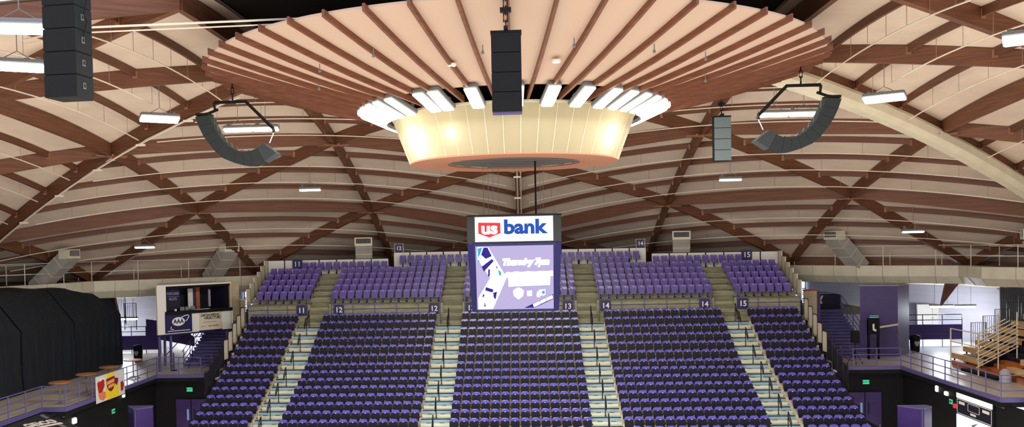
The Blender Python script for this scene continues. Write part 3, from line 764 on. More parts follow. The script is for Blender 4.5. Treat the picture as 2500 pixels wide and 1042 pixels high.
# ================================================================ CONCOURSE, BOTH SIDES
FZ = 5.6
def arc(r, a0, a1, n): return [(-r*sin(radians(lerp(a0,a1,i/n))), CY + r*cos(radians(lerp(a0,a1,i/n)))) for i in range(n+1)]
for s, w in ((-1, 'left'), (1, 'right')):
    # deck slab
    outer = [(-s*x if s > 0 else x, y) for x, y in arc(46, 22, 96, 18)]
    outer = [(s*abs(x), y) for x, y in outer]
    poly = [(s*17.4,54.45),(s*21.42,54.45),(s*21.5,43.35),(s*22.65,43.35),(s*22.65,29)] + list(reversed(outer))
    if s < 0: poly = list(reversed(poly))
    b = MB(); b.prism(poly, FZ-0.3, FZ, floor_m); tag(b.build('floor_concourse_' + w), f'grey concourse floor on the {w}', 'floor', None, 'structure')
    # purple edge
    b = MB(); E_ = [(18.0,54.4),(21.42,54.4),(21.46,43.3),(22.6,43.3),(22.6,29)]
    for (x0,y0),(x1,y1) in zip(E_[:-1], E_[1:]):
        L = hypot(x1-x0, y1-y0); a = atan2(y1-y0, s*(x1-x0)); mx = Matrix.Translation((s*x0, y0, 0)) @ Matrix.Rotation(a, 4, 'Z')
        b.box(-0.04, L+0.04, -0.06, 0.06, FZ-0.14, FZ+0.06, rail_m, mx); b.box(-0.04, L+0.04, -0.05, 0.05, FZ-0.36, FZ-0.14, black_m, mx)
    tag(b.build('trim_deck_edge_' + w), f'purple steel edge of the {w} concourse', 'edge trim', None, 'structure')
    # railing
    t = thing('deck_railing', f'purple pipe railing along the {w} concourse edge', 'railing', (s*21.4, 54.3, FZ))
    pth = [(18.7,56.2),(18.75,54.35),(21.38,54.35),(21.42,43.25),(22.55,43.25),(22.55,30)]
    b = MB()
    for h in (1.07, 0.72, 0.38): b.tube([(s*(x-21.4), y-54.3, h) for x, y in pth], 0.027, rail_m, 6)
    b.build('rail', t)
    for (x0,y0),(x1,y1) in zip(pth[:-1], pth[1:]):
        L = hypot(x1-x0, y1-y0); n_ = max(1, round(L/1.4))
        for i in range(n_):
            x, y = lerp(x0,x1,i/n_), lerp(y0,y1,i/n_); b = MB(); b.tube([(s*(x-21.4), y-54.3, 0.05),(s*(x-21.4), y-54.3, 1.07)], 0.03, rail_m, 6); b.build('rail_post', t)
    # walls below the deck
    b = MB(); b.box(min(s*21.75,s*21.9), max(s*21.75,s*21.9), 29, 55.0, 0, FZ-0.3, black_m); b.box(min(s*16.8,s*21.9), max(s*16.8,s*21.9), 55.0, 55.15, 0, FZ-0.3, black_m)
    tag(b.build('wall_below_deck_' + w), f'black wall below the {w} concourse', 'wall', None, 'structure')
    b = MB(); b.tube([(s*21.73, 54.9, 5.15),(s*21.73, 43.6, 5.15)], 0.03, gray_m, 5); tag(b.build('conduit_pipe'), f'grey conduit along the black wall under the {w} concourse', 'pipe')
    # outer wall: curved, pale
    b = MB(); P = arc(45.2, 14, 100, 30); P = [(s*abs(x), y) for x, y in P]
    for (x0,y0),(x1,y1) in zip(P[:-1], P[1:]):
        b.add([(x0,y0,FZ-0.3),(x1,y1,FZ-0.3),(x1,y1,10.6),(x0,y0,10.6)], [(0,1,2,3)], wall_m)
        b.add([(x0*1.004,y0+0.15,FZ-0.3),(x1*1.004,y1+0.15,FZ-0.3),(x1*1.004,y1+0.15,10.6),(x0*1.004,y0+0.15,10.6)], [(3,2,1,0)], wall_m)
    tag(b.build('wall_concourse_' + w), f'pale outer wall of the {w} concourse', 'wall', None, 'structure')
    # soffit band between wall top and the dome, and slanted braces
    b = MB(); P1 = [(s*abs(x), y) for x, y in arc(45.3, 12, 100, 24)]; P2 = [(s*abs(x), y) for x, y in arc(38.5, 12, 100, 24)]
    for i in range(24):
        b.add([(*P1[i],10.55),(*P1[i+1],10.55),(*P2[i+1],10.95),(*P2[i],10.95)], [(0,1,2,3),(3,2,1,0)], mat('soffit_board', (84, 62, 56), 0.8) if 'soffit_board' not in MATS else MATS['soffit_board'])
    tag(b.build('ceiling_soffit_' + w), f'dark soffit over the {w} concourse', 'ceiling', None, 'structure')
    for (u0, u1, x2, y2, lab) in (((28.1,63.6),(29.4,63.7),27.6,63.6,'brown triangular brace over the middle of the {} concourse'),((30.2,63.6),(32.6,63.4),32.2,63.5,'brown triangular brace at the far end of the {} bleachers')):
        b = MB(); (xa,ya),(xb,yb) = u0, u1
        A = [(s*xa,ya,10.6),(s*xb,yb,10.6),(s*x2,y2,8.3)]
        b.add(A + [(x,y+0.3,z) for x,y,z in A], [(0,1,2),(5,4,3),(0,3,4,1),(1,4,5,2),(2,5,3,0)], glulam)
        tag(b.build('roof_brace'), lab.format(w), 'roof brace', None, 'structure')
    # ring duct
    D_ = [(16.9,63.0),(20.6,58.6),(25.3,55.3),(25.15,52.2),(27.0,49.2),(30.2,43.5),(32,36)] if s > 0 else [(-16.9,61.5),(-22.2,57.4),(-25.7,55.2),(-26.2,52.6),(-27.7,49.1),(-30.6,42.5),(-32,36)]
    D_ = [(x*1.07, y*1.07) for x, y in D_]
    duct = thing('ring_duct', f'wide cream duct running under the dome edge on the {w}', 'air duct', (s*20, 58, 10.43))
    # densify
    PP = []
    for (x0,y0),(x1,y1) in zip(D_[:-1], D_[1:]):
        k_ = max(1, round(hypot(x1-x0,y1-y0)/1.6))
        for i in range(k_): PP.append((lerp(x0,x1,i/k_), lerp(y0,y1,i/k_)))
    PP.append(D_[-1])
    L3 = [(x - s*20, y-58, 0) for x, y in PP]
    nrm = []
    for i, p in enumerate(L3):
        a = Vector(L3[max(i-1,0)]); c = Vector(L3[min(i+1,len(L3)-1)]); d = (c-a).normalized(); nrm.append((Vector(p), Vector((s*d.y, -s*d.x, 0))*-1))
    inn = []
    for p, u in nrm: inn.append((p, u if u.dot(Vector((-p.x - s*20, 34-58-p.y, 0))) > 0 else -u))
    b = MB(); vs = []; prof = [(0.48,0.66),(0.48,0.0),(0.05,-0.46),(-0.5,-0.46),(-0.5,0.66)]
    for p, u in inn: vs += [tuple(p + u*q + Vector((0,0,h))) for q, h in prof]
    fs = [(i*5+k, i*5+(k+1)%5, i*5+5+(k+1)%5, i*5+5+k) for i in range(len(inn)-1) for k in range(5)]
    b.add(vs, fs + [(4,3,2,1,0), tuple(range(len(vs)-5, len(vs)))], duct_m); 
    for p, u in inn: b.tube([tuple(p + u*0.49 + Vector((0,0,0.66))), tuple(p + u*0.49), tuple(p + u*0.06 + Vector((0,0,-0.47)))], 0.018, galv_m, 4)
    b.build('duct_body', duct)
    # catwalk rails standing on the duct
    cr = thing('catwalk_railing', f'white catwalk railing above the cream duct on the {w}', 'railing', (s*20, 58, 11.09))
    b = MB()
    for off, hs in ((0.3, (1.25, 0.62)), (-1.3, (1.15, 0.6))):
        for h in hs: b.tube([tuple(p + u*off + Vector((0,0,h))) for p, u in inn], 0.02, pipe_m, 5)
    b.build('rail', cr)
    for p, u in inn[1::2]:
        for off, h in ((0.3, 1.25), (-1.3, 1.15)):
            b = MB(); q = p + u*off; b.tube([tuple(q), tuple(q + Vector((0,0,h)))], 0.026, pipe_m, 5); b.build('rail_post', cr)

b = MB(); P = arc(45.2, -14, 14, 10)
for (x0,y0),(x1,y1) in zip(P[:-1], P[1:]): b.add([(x0,y0,5),(x1,y1,5),(x1,y1,11.2),(x0,y0,11.2)], [(0,1,2,3),(3,2,1,0)], wall_m)
tag(b.build('wall_back'), 'pale wall behind the upper seating', 'wall', None, 'structure')
# supply ducts rising from the ring duct
def supply(base, top, wd, label, th=0.8):
    sc = lambda q: (q[0]*1.07, q[1]*1.07, 13 + (q[2]-13)*1.07) if abs(q[0]) > 15 else q
    base, top = sc(base), sc(top)
    t = thing('supply_duct', label, 'air duct', base)
    B = Vector((0,0,0)); T = Vector(top) - Vector(base); d = T.normalized(); hz = Vector((d.x, d.y, 0)).normalized(); sd = Vector((hz.y, -hz.x, 0)); nn = sd.cross(d)
    b = MB(); vs = []
    for c in (B, T):
        for q, r in ((-wd/2,-th/2),(wd/2,-th/2),(wd/2,th/2),(-wd/2,th/2)): vs.append(tuple(c + sd*q + nn*r))
    b.add(vs, [(3,2,1,0),(4,5,6,7),(0,1,5,4),(1,2,6,5),(2,3,7,6),(3,0,4,7)], galv_m); b.build('duct_body', t)
    mxh = Matrix((sd, hz, Vector((0,0,1)))).transposed().to_4x4(); mxh.translation = T
    b = MB(); b.box(-wd/2-0.04, wd/2+0.04, -0.35, 0.35, -0.15, 0.42, duct_m, mxh); b.build('duct_head', t)
    b = MB(); b.box(-wd/2+0.05, wd/2-0.05, 0.35, 0.365, 0.02, 0.35, black_m, mxh)
    for i in range(14): x = lerp(-wd/2+0.09, wd/2-0.09, i/13); b.box(x-0.008, x+0.008, 0.365, 0.38, 0.03, 0.34, galv_m, mxh)
    b.build('air_grille', t)
    b = MB()
    for f in (0.2, 0.5, 0.8):
        c = T*f; b.tube([tuple(c - sd*(wd/2+0.01) - nn*(th/2+0.01)), tuple(c + sd*(wd/2+0.01) - nn*(th/2+0.01)), tuple(c + sd*(wd/2+0.01) + nn*(th/2+0.01)), tuple(c - sd*(wd/2+0.01) + nn*(th/2+0.01)), tuple(c - sd*(wd/2+0.01) - nn*(th/2+0.01))], 0.02, cream_m, 4)
    b.build('duct_flange', t)
supply((-19.9,60.0,11.1), (-18.2,58.6,12.95), 1.05, 'sloping supply duct with grille above the announcer booth')
supply((-27.4,52.3,11.0), (-25.3,52.0,12.75), 1.05, 'sloping supply duct with grille at far left above the black drape')
supply((-10.9,66.2,11.2), (-10.5,63.6,13.15), 1.1, 'sloping supply duct behind upper section 12')
supply((11.2,66.2,11.2), (10.8,63.6,13.15), 1.1, 'sloping supply duct behind upper section 14')
supply((20.7,58.8,11.1), (18.9,57.9,12.95), 1.05, 'sloping supply duct with grille at the right of section 15')
supply((28.2,49.5,11.0), (26.2,50.2,12.8), 1.05, 'sloping supply duct with grille at the right edge of the photo')

# lit concourse lamps and daylight openings
def wall_lamp(c, L, rz, label):
    t = thing('concourse_lamp', label, 'lamp', c, rz)
    b = MB(); b.bbox(-L/2, L/2, -0.16, 0.16, 0.0, 0.1, gray_m, 0.02); b.build('housing', t)
    b = MB(); b.bbox(-L/2+0.03, L/2-0.03, -0.14, 0.14, -0.12, 0.0, lampc_m, 0.03); b.build('lens', t)
    b = MB()
    for x in (-L/2+0.3, L/2-0.3): b.tube([(x,0,0.1),(x,0,2.3)], 0.012, gray_m, 4)
    b.build('suspension', t)
    l = bpy.data.lights.new('lamp_light', 'POINT'); l.energy = 190; l.color = (0.85, 0.9, 1.0); l.shadow_soft_size = 0.3
    o = bpy.data.objects.new('lamp_light', l); COL.objects.link(o); o.parent = t; o.location = (0, 0, -0.5)
wall_lamp((28.0,64.6,8.25), 1.45, 0.0, 'left of the two bright concourse lamps end to end over the right-hand floor')
wall_lamp((29.5,64.6,8.22), 1.45, 0.0, 'right of the two bright concourse lamps end to end over the right-hand floor')
wall_lamp((-28.3,66.2,8.15), 1.8, 0.0, 'bright concourse lamp beside the black drape')
wall_lamp((-24.5,70.0,6.35), 1.6, 0.0, 'low bright lamp seen behind the left concourse railing')
for s, w in ((-1,'left'), (1,'right')):
    t = thing('window_1' if s < 0 else 'window_2', None, None, (s*20.1, 73.4, 8.6)); t['kind'] = 'structure'; t['label'] = f'bright daylight window behind the {w} end of the seating'
    b = MB(); b.box(-1.6, 1.6, 0, 0.05, -1.1, 1.3, day_m); b.build('pane', t)
    b = MB()
    for z in (-1.1, -0.3, 0.5, 1.3): b.box(-1.65, 1.65, -0.05, 0.0, z-0.04, z+0.04, wall_m)
    for x in (-1.6, 0, 1.6): b.box(x-0.04, x+0.04, -0.05, 0.0, -1.1, 1.3, wall_m)
    b.build('frame', t)
# added glowing panels at floor level, imitating daylight lying on the floor
for s, w, x, y, n_ in ((1,'right',27.8,67.2,3), (-1,'left',-25.0,71.5,4)):
    t = thing('window_%d' % n_, None, None, (x, y, FZ)); t['kind'] = 'structure'; t['label'] = f'low daylight opening at the back of the {w} concourse'
    b = MB(); b.box(-1.9, 1.9, 0, 0.05, 0.0, 0.75, day_m); b.build('pane', t)  # added glowing panel standing in for daylight on the floor

# pair of panelled doors on the right wall
t = thing('door_1', None, None, (29.0, 68.3, FZ)); t['kind'] = 'structure'; t['label'] = 'tall pale double door below the bright concourse lamps'
b = MB(); b.box(-1.05, 1.05, 0, 0.08, 0.3, 2.5, mat('pale_door', (186, 182, 168), 0.6)); b.build('leaf', t)
b = MB(); b.box(-1.12,-1.05,-0.02,0.08,0.3,2.55,railb_m); b.box(1.05,1.12,-0.02,0.08,0.3,2.55,railb_m); b.box(-0.01,0.01,-0.01,0,0.3,2.5,gray_m); b.build('frame', t)
b = MB(); b.box(-0.05,0.05,-0.05,0,1.5,1.58,gray_m); b.build('door_handle', t)

# purple low walls with rails (ramps)
def ramp_wall(c, L, rz, label):
    t = thing('ramp_wall', label, 'low wall', c, rz)
    b = MB(); b.box(-L/2, L/2, 0, 0.15, 0.75, 1.75, purple_m)
    for z in (1.0, 1.25, 1.5): b.box(-L/2, L/2, -0.01, 0, z-0.01, z+0.01, navy_m)
    b.build('panel', t)
    b = MB()
    for z in (2.05, 2.4): b.tube([(-L/2,0.07,z),(L/2,0.07,z)], 0.03, railb_m, 6)
    for i in range(4): x = lerp(-L/2, L/2, i/3); b.tube([(x,0.07,0),(x,0.07,2.4)], 0.03, railb_m, 6)
    b.build('rail', t)
ramp_wall((27.3, 64.2, FZ-0.3), 3.8, 0, 'purple low wall with black rails below the right concourse lamps')
ramp_wall((-27.3, 66.0, FZ-0.45), 3.2, 0, 'purple low wall with black rails beside the black drape')
# purple column block on the right, purple ramp side on the left
t = thing('purple_kiosk_block', 'tall purple windowless block on the right concourse', 'block', (22.5, 60.4, FZ))
b = MB(); b.prism([(-1.5,-0.75),(0.55,-1.35),(1.75,0.0),(1.9,2.6),(0.3,2.6)], 0, 4.32, purple_m); b.build('walls', t)
b = MB(); b.prism([(-1.55,-0.8),(0.57,-1.4),(1.8,0.0),(1.95,2.65),(0.25,2.65)], 4.32, 4.36, wall_m); b.build('roof', t)
t = thing('ramp_block', 'sloping purple ramp side on the left concourse', 'block', (-24.5, 65.0, FZ))
b = MB(); b.add([(-1.8,0,1.3),(1.6,0,0.6),(1.6,0,1.2),(0.4,0,2.2),(-1.8,0,2.55)] + [(-1.8,0.2,1.3),(1.6,0.2,0.6),(1.6,0.2,1.2),(0.4,0.2,2.2),(-1.8,0.2,2.55)],
      [(0,1,2,3,4),(9,8,7,6,5)] + [(i,5+i,5+(i+1)%5,(i+1)%5) for i in range(5)], purple_m); b.build('panel', t)
b = MB(); b.tube([(-0.3,-0.5,0.0),(1.4,-0.5,1.7),(0.2,-0.5,1.9)], 0.035, railb_m, 6); b.build('handrail', t)

# stairs from the concourse to the upper walkway
for s, w in ((-1,'left'), (1,'right')):
    t = thing('stairs', f'purple staircase climbing from the {w} concourse to the walkway', 'stairs', (s*20.2, 58.6, FZ))
    b = MB(); n_ = 15
    for i in range(n_):
        sh = -0.55*(1 - i/n_) ; x0, x1 = -1.15, 1.15
        b.box(x0, x1, 0.39*i, 0.39*n_, 0.168*i, 0.168*(i+1)-0.03, mat('stair_purple', (96, 90, 146), 0.6) if 'stair_purple' not in MATS else MATS['stair_purple'])
        b.box(x0, x1, 0.39*i-0.02, 0.39*i+0.06, 0.168*(i+1)-0.03, 0.168*(i+1), rail_m)
    b.build('flight', t)
    b = MB(); b.box(-1.15, 1.6, 0.39*n_, 0.39*n_+3, 2.2, 2.5, conc_m); b.build('landing', t)
    for sx in (-1.1, 1.2):
        b = MB()
        for h in (1.0, 0.6, 0.25): b.tube([(sx, -0.3, h-0.05),(sx, 5.9, h+2.52),(sx, 8.6, h+2.52)], 0.028, rail_m, 6)
        for i in range(6): b.tube([(sx, 1.15*i, 0.43*1.15*i), (sx, 1.15*i, 1.0+0.43*1.15*i)], 0.028, rail_m, 6)
        b.build('handrail', t)
    b = MB()
    for h in (1.0, 0.6, 0.25): b.tube([(-1.1, 8.6, h+2.52),(1.2, 8.6, h+2.52)], 0.028, railb_m, 6)
    b.build('landing_rail', t)
    # side barrier panels of the lower bowl
    for k in range(9):
        i = 1 + k*1; 
        if i > 9: break
        tt = thing('barrier_panel', f'black framed mesh barrier, {ORD[k]} from the top on the {w} end of the lower seats', 'barrier', (s*16.95, rowY(i)-0.05, rowT(i)-HS), group=f'end barriers {w}')
        b = MB(); b.tube([(0,-0.38,0),(0,-0.38,1.15),(0,-0.3,1.25),(0,0.32,1.25),(0,0.38,1.17),(0,0.38,0)], 0.025, railb_m, 5); b.build('frame', tt)
        b = MB(); b.box(-0.008, 0.008, -0.36, 0.36, 0.1, 1.2, cream_m if k < 5 else booth_m); b.build('infill', tt)
    b = MB(); b.box(min(s*16.8,s*16.9), max(s*16.8,s*16.9), 43, 58.1, 0, 4.0, black_m)
    for i in range(1, NR): b.box(min(s*16.8,s*16.9), max(s*16.8,s*16.9), rowY(i)-0.5, rowY(i)+0.35, 0.1, rowT(i)-HS, black_m)
    tag(b.build('wall_bowl_end_' + w), f'black side wall closing the {w} end of the lower bowl', 'wall', None, 'structure')
    # exit door in the black wall
    t = thing('door_%d' % (2 if s < 0 else 3), None, None, (s*19.6, 54.98, 0.9)); t['kind'] = 'structure'; t['label'] = f'purple double exit door below the {w} concourse'
    for q in (-1, 1):
        b = MB(); b.bbox(q*0.47-0.45, q*0.47+0.45, -0.05, 0, 0, 3.2, purple_m, 0.01); lf = b.build('leaf', t)
        b = MB(); b.box(q*0.2-0.06, q*0.2+0.06, -0.06, -0.05, 1.95, 2.6, pane_m if q < 0 else booth_m); b.build('vision_pane', lf)
        b = MB(); b.tube([(q*0.12,-0.1,1.15),(q*0.8,-0.1,1.15)], 0.025, gray_m, 6); b.box(q*0.8-0.03,q*0.8+0.03,-0.12,-0.05,1.05,1.35,gray_m); b.build('push_bar', lf)
    def exit_sign(c, rz, label, m=exit_m, txt=True):
        t = thing('exit_sign', label, 'exit sign', c, rz)
        b = MB(); b.bbox(-0.17, 0.17, 0, 0.05, -0.11, 0.11, m, 0.01); b.build('face', t)
        b = MB(); b.box(-0.19, 0.19, 0.02, 0.07, -0.13, 0.13, gray_m); b.build('case', t)
        if txt: text('lettering', 'EXIT', 0.17, facing((0,-0.004,0), (1,0,0)), booth_m, t, bold=0.002)
    exit_sign((s*19.66, 54.9, 4.68), 0, f'green exit sign in the dark below the {w} concourse')
exit_sign((-21.7, 49.1, 4.45), radians(-90) + pi, 'small pale green exit sign on the black wall below the food banner', exit_m)
exit_sign((21.7, 48.9, 4.55), radians(90) + pi, 'pale green exit sign on the black wall beside the scorer panel')
def wall_light(c, label, m=signlit_m, r=0.13, sz=(0.1, 0.16)):
    s = 1 if c[0] > 0 else -1
    t = thing('wall_light', label, 'light', c)
    b = MB(); b.bbox(-0.05, 0.05, -sz[0], sz[0], -sz[1], sz[1], m, 0.03); b.build('lens', t)
    b = MB(); b.box(min(s*0.05,s*0.09), max(s*0.05,s*0.09), -sz[0]-0.02, sz[0]+0.02, -sz[1]-0.02, sz[1]+0.02, gray_m); b.build('case', t)
wall_light((-21.66, 50.3, 5.15), 'small white wall light below the food banner')
wall_light((-21.66, 44.6, 4.78), 'round cream wall light near the lower left corner', sz=(0.17,0.14))
wall_light((21.66, 50.4, 4.98), 'small white wall light, left of the pair above the right exit sign')
wall_light((21.66, 49.3, 4.90), 'small white wall light, right of the pair above the right exit sign', sz=(0.16,0.1))
wall_light((21.66, 48.35, 4.42), 'small red light beside the scorer panel', redled_m, sz=(0.1,0.1))

# lit scorer panel on the right wall
t = thing('wall_scoreboard', 'small lit scoreboard panel on the black wall at lower right', 'scoreboard', (21.7, 46.3, 4.75))
L = Matrix.Translation((0,0,0)) @ Matrix.Rotation(pi/2, 4, 'Z')     # local x -> +Y ... seen from the court
def wp(name, y0, y1, z0, z1, d0, d1, m): b = MB(); b.box(-d1, -d0, y0, y1, z0, z1, m); b.build(name, t)
wp('case', -1.8, 1.85, -1.6, 0.68, -0.03, 0.03, black_m)
wp('lit_header', -1.75, 1.8, 0.16, 0.64, 0.03, 0.06, signlit_m)
wp('lit_footer', -1.75, 1.8, -1.5, -0.66, 0.03, 0.06, signlit_m)
wp('display', -1.72, 1.75, -0.6, 0.12, 0.03, 0.05, booth_m)
for (y0,y1,z0,z1) in ((-1.72,1.75,0.09,0.12),(-1.72,1.75,-0.6,-0.57),(-1.72,-1.69,-0.6,0.12),(1.72,1.75,-0.6,0.12),(-0.55,0.62,0.03,0.05),(-0.55,0.62,-0.32,-0.30),(-0.55,-0.52,-0.32,0.05),(0.60,0.62,-0.32,0.05)): wp('outline', y0, y1, z0, z1, 0.05, 0.06, white_m)
wp('home_label', 0.95, 1.55, -0.12, 0.02, 0.05, 0.06, white_m); wp('guest_label', -1.5, -0.85, -0.14, 0.0, 0.05, 0.06, white_m); wp('period_label', -0.2, 0.35, -0.48, -0.38, 0.05, 0.06, white_m)
b = MB(); b.add([(-0.065,0.25,-0.95),(-0.065,-0.5,-0.72),(-0.065,-0.05,-0.98),(-0.065,0.1,-1.08)], [(0,1,2,3),(3,2,1,0)], gray_m); b.build('swoosh_mark', t)

# purple cabinets at the court corners
for s, w, cx, cy in ((-1,'left',-20.0,48.2), (1,'right',18.95,46.1)):
    t = thing('purple_cabinet', f'purple wedge cabinet standing at the {w} court corner', 'cabinet', (cx, cy, 0))
    P0 = [(-0.75,0.5),(-0.05,-0.45),(0.12,-0.45),(0.72,0.15),(0.6,0.55)]
    b = MB(); b.prism(P0, 0.6, 4.75, purple_m); b.build('body', t)
    b = MB(); b.prism([(x*1.02, y*1.02) for x, y in P0], 4.75, 4.8, rail_m); b.build('top', t)
    b = MB(); b.box(-0.5, 0.5, -0.2, 0.4, 0, 0.6, black_m); b.build('plinth', t)
    b = MB(); b.tube([(0.03,-0.46,0.7),(0.03,-0.46,4.7)], 0.03, rail_m, 6); b.build('edge_trim', t)

# ================================================================ LEFT SIDE THINGS
# announcer booth: local x runs along its front, y to the back
bx, by = -21.9, 56.0; ba = atan2(3.6, 2.95); bl = 5.2
bt = thing('announcer_booth', 'raised white and navy announcer booth on posts over the left concourse', 'booth', (bx, by, FZ), ba)
def part(name, *a, parent=None, m=None):
    b = MB(); b.box(*a, m); return b.build(name, parent or bt)
part('left_pillar', 0, 0.60, 0, 0.12, 2.24, 5.2, m=white_m)
part('front_wall', 0.55, bl, 0.0, 0.1, 2.24, 3.42, m=white_m)
part('counter', 0.5, bl+0.02, -0.12, 0.55, 3.42, 3.62, m=black_m)
for nm_, y1_, z0_, z1_, m_ in (('floor_slab', 3.2, 2.14, 2.26, navy_m), ('roof', 3.2, 5.16, 5.26, white_m), ('ceiling_panel', 2.2, 5.08, 5.15, booth_m)):
    b = MB(); b.prism([(0.02,0.02),(bl+0.04,0.02),(bl+0.04,y1_),(y1_*0.58,y1_)], z0_, z1_, m_); b.build(nm_, bt)
part('back_wall', 1.3, bl, 2.2, 2.3, 2.26, 5.1, m=booth_m)
part('ceiling_fascia', 0.62, bl, 0.02, 0.1, 5.02, 5.16, m=black_m)
part('inner_wall', 0.62, 1.82, 0.5, 0.56, 3.5, 5.1, m=booth_m)
part('side_wall', bl-0.05, bl+0.05, 0.0, 3.3, 2.24, 5.16, m=brick_m)
part('brick_return', bl+0.05, bl+0.85, 0.35, 0.45, 2.7, 5.16, m=brick_m)
part('inner_side', bl-0.12, bl-0.06, 0.12, 2.2, 3.5, 5.1, m=booth_m)
part('corner_panel', bl-0.02, bl+0.1, -0.02, 0.9, 2.24, 3.45, m=white_m)
part('door_frame', 1.75, 2.6, 1.9, 2.0, 3.4, 4.95, m=purple_m); part('equipment_rack', 1.88, 2.48, 1.85, 1.9, 3.5, 4.85, m=black_m)
for z in (3.75, 4.0, 4.25, 4.5): part('rack_unit', 1.93, 2.43, 1.82, 1.85, z, z+0.06, m=gray_m)
part('white_board', 3.0, 3.35, 1.5, 1.55, 3.6, 4.9, m=white_m)
part('purple_banner', 3.38, 3.55, 1.5, 1.55, 3.5, 5.0, m=purple_m)
part('wooden_door', 3.58, 3.85, 1.5, 1.56, 3.4, 5.0, m=orange_m)
part('side_window', 4.3, 4.45, 1.2, 1.25, 3.7, 4.8, m=wall_m)
for x in (1.75, 2.1, 2.5): part('monitor', x-0.14, x+0.14, 0.1, 0.16, 3.62, 3.85, m=gray_m)
part('paper_stack', 2.6, 3.6, -0.05, 0.25, 3.62, 3.64, m=white_m); part('cup', 1.2, 1.3, 0, 0.1, 3.62, 3.75, m=white_m)
bm = lambda x, z, d=0.0: facing((x, d, z), (1,0,0))
text('lettering', 'PORTLAND', 0.24, facing((1.36, 0.49, 4.68), (1,0,0)), mat('neon_lavender', (170, 160, 214), 0.5), bt, sx=0.66)
text('lettering', 'PILOTS', 0.24, facing((1.34, 0.49, 4.34), (1,0,0)), MATS['neon_lavender'], bt, sx=0.70)
b = MB(); b.box(0.98, 1.74, 0.47, 0.49, 4.50, 4.515, MATS['neon_lavender']); b.build('dividing_line', bt)
for x, y in ((0.15,0.15), (0.95,0.2), (1.9,2.6), (bl-0.25,0.2)):
    b = MB(); b.box(x-0.06, x+0.06, y-0.06, y+0.06, 0, 2.15, rail_m); b.build('post', bt)
# signs on the booth
sg = thing('booth_sign', 'navy sign with white letters in an oval ring hung on the booth', 'sign', (bx, by, FZ), ba)
b = MB(); b.box(0.48, 2.30, -0.06, -0.01, 2.30, 3.44, navy_m); b.build('board', sg)
def ell(cx, cz, a, c, n=28, rot=0.0, a0=0, a1=2*pi):
    return [(cx + a*cos(t)*cos(rot) - c*sin(t)*sin(rot), cz + a*cos(t)*sin(rot) + c*sin(t)*cos(rot)) for t in [lerp(a0,a1,i/n) for i in range(n+1)]]
b = MB(); E1 = ell(1.36, 2.98, 0.44, 0.27)[:-1]; b.add([(x,-0.07,z) for x,z in E1] + [(x,-0.06,z) for x,z in E1], [tuple(range(28))] , white_m); b.build('oval', sg)
b = MB(); b.tube([(x,-0.075,z) for x,z in ell(1.45, 2.93, 0.72, 0.2, 28, 0.55, radians(-60), radians(80))], 0.03, white_m, 5); b.tube([(x,-0.075,z) for x,z in ell(1.45, 2.93, 0.72, 0.2, 16, 0.55, radians(150), radians(215))], 0.025, white_m, 5); b.build('swoosh', sg)
text('lettering', 'AAA', 0.36, bm(1.36, 2.98, -0.075), navy_m, sg, bold=0.01, sx=0.95)
b = MB(); b.box(0.62, 2.15, -0.065, -0.06, 2.40, 2.44, white_m); b.build('text_line', sg)
sg = thing('booth_sign', 'white clinic sign with black and orange lettering hung on the booth', 'sign', (bx, by, FZ), ba)
b = MB(); b.box(2.84, 4.45, -0.05, -0.01, 2.30, 3.40, cream_m); b.build('board', sg)
b = MB(); b.box(2.82, 4.47, -0.04, 0.0, 2.22, 2.30, navy_m); b.build('lower_edge', sg)
text('lettering', 'ORTHOPEDIC', 0.235, bm(3.62, 3.22, -0.055), black_m, sg, bold=0.004, sx=0.95)
text('lettering', '+FRACTURE', 0.235, bm(3.75, 3.04, -0.055), black_m, sg, bold=0.004, sx=0.95)
b = MB(); b.box(3.1, 4.05, -0.055, -0.05, 2.78, 2.81, gray_m); b.box(2.92, 3.3, -0.055, -0.05, 2.52, 2.55, gray_m); b.build('small_text_line', sg)
text('lettering', '503-ATHLETE', 0.12, bm(3.82, 2.54, -0.055), red_m, sg, bold=0.002)

# drape over the left bleachers
t0_ = None
DY = [(28.0, 47.9), (48.05, 53.8), (53.9, 60.3)]
for k, (ya, yb) in enumerate(DY):
    b = MB(); n_ = 40; vs = []; fs = []
    for i in range(n_+1):
        y = lerp(ya, yb, i/n_); wv = 0.05*sin(y*7.3) + 0.035*sin(y*3.1+1)
        prof = [(-26.0, FZ+0.02), (-26.0+wv, 6.6), (-26.02+wv*0.7, 7.8), (-26.05, 8.84), (-27.6, 10.8+0.04*sin(y*2.2)), (-30.0, 11.1+0.05*sin(y*1.7)), (-33.2, 11.2)]
        vs += [(x, y, z) for x, z in prof]
    for i in range(n_):
        for j in range(6): A = i*7+j; fs.append((A, A+1, A+8, A+7))
    m_ = len(vs); vs += [(x-0.06, y, z-0.06) for x, y, z in vs]; fs += [tuple(m_+q for q in reversed(f)) for f in fs]
    b.add(vs, fs, curtain_m)
    if k == 2:
        b.add([(-26.0,yb,FZ),(-26.05,yb,8.84),(-27.6,yb,10.8),(-30.0,yb,11.1),(-33.2,yb,11.2),(-33.2,yb,FZ)], [(0,1,2,3,4,5),(5,4,3,2,1,0)], curtain_m)
    tag(b.build('black_drape'), ['black drape panel at the left edge covering the bleachers', 'middle black drape panel covering the left bleachers', 'black drape panel ending beside the concourse lamp on the left'][k], 'drape')
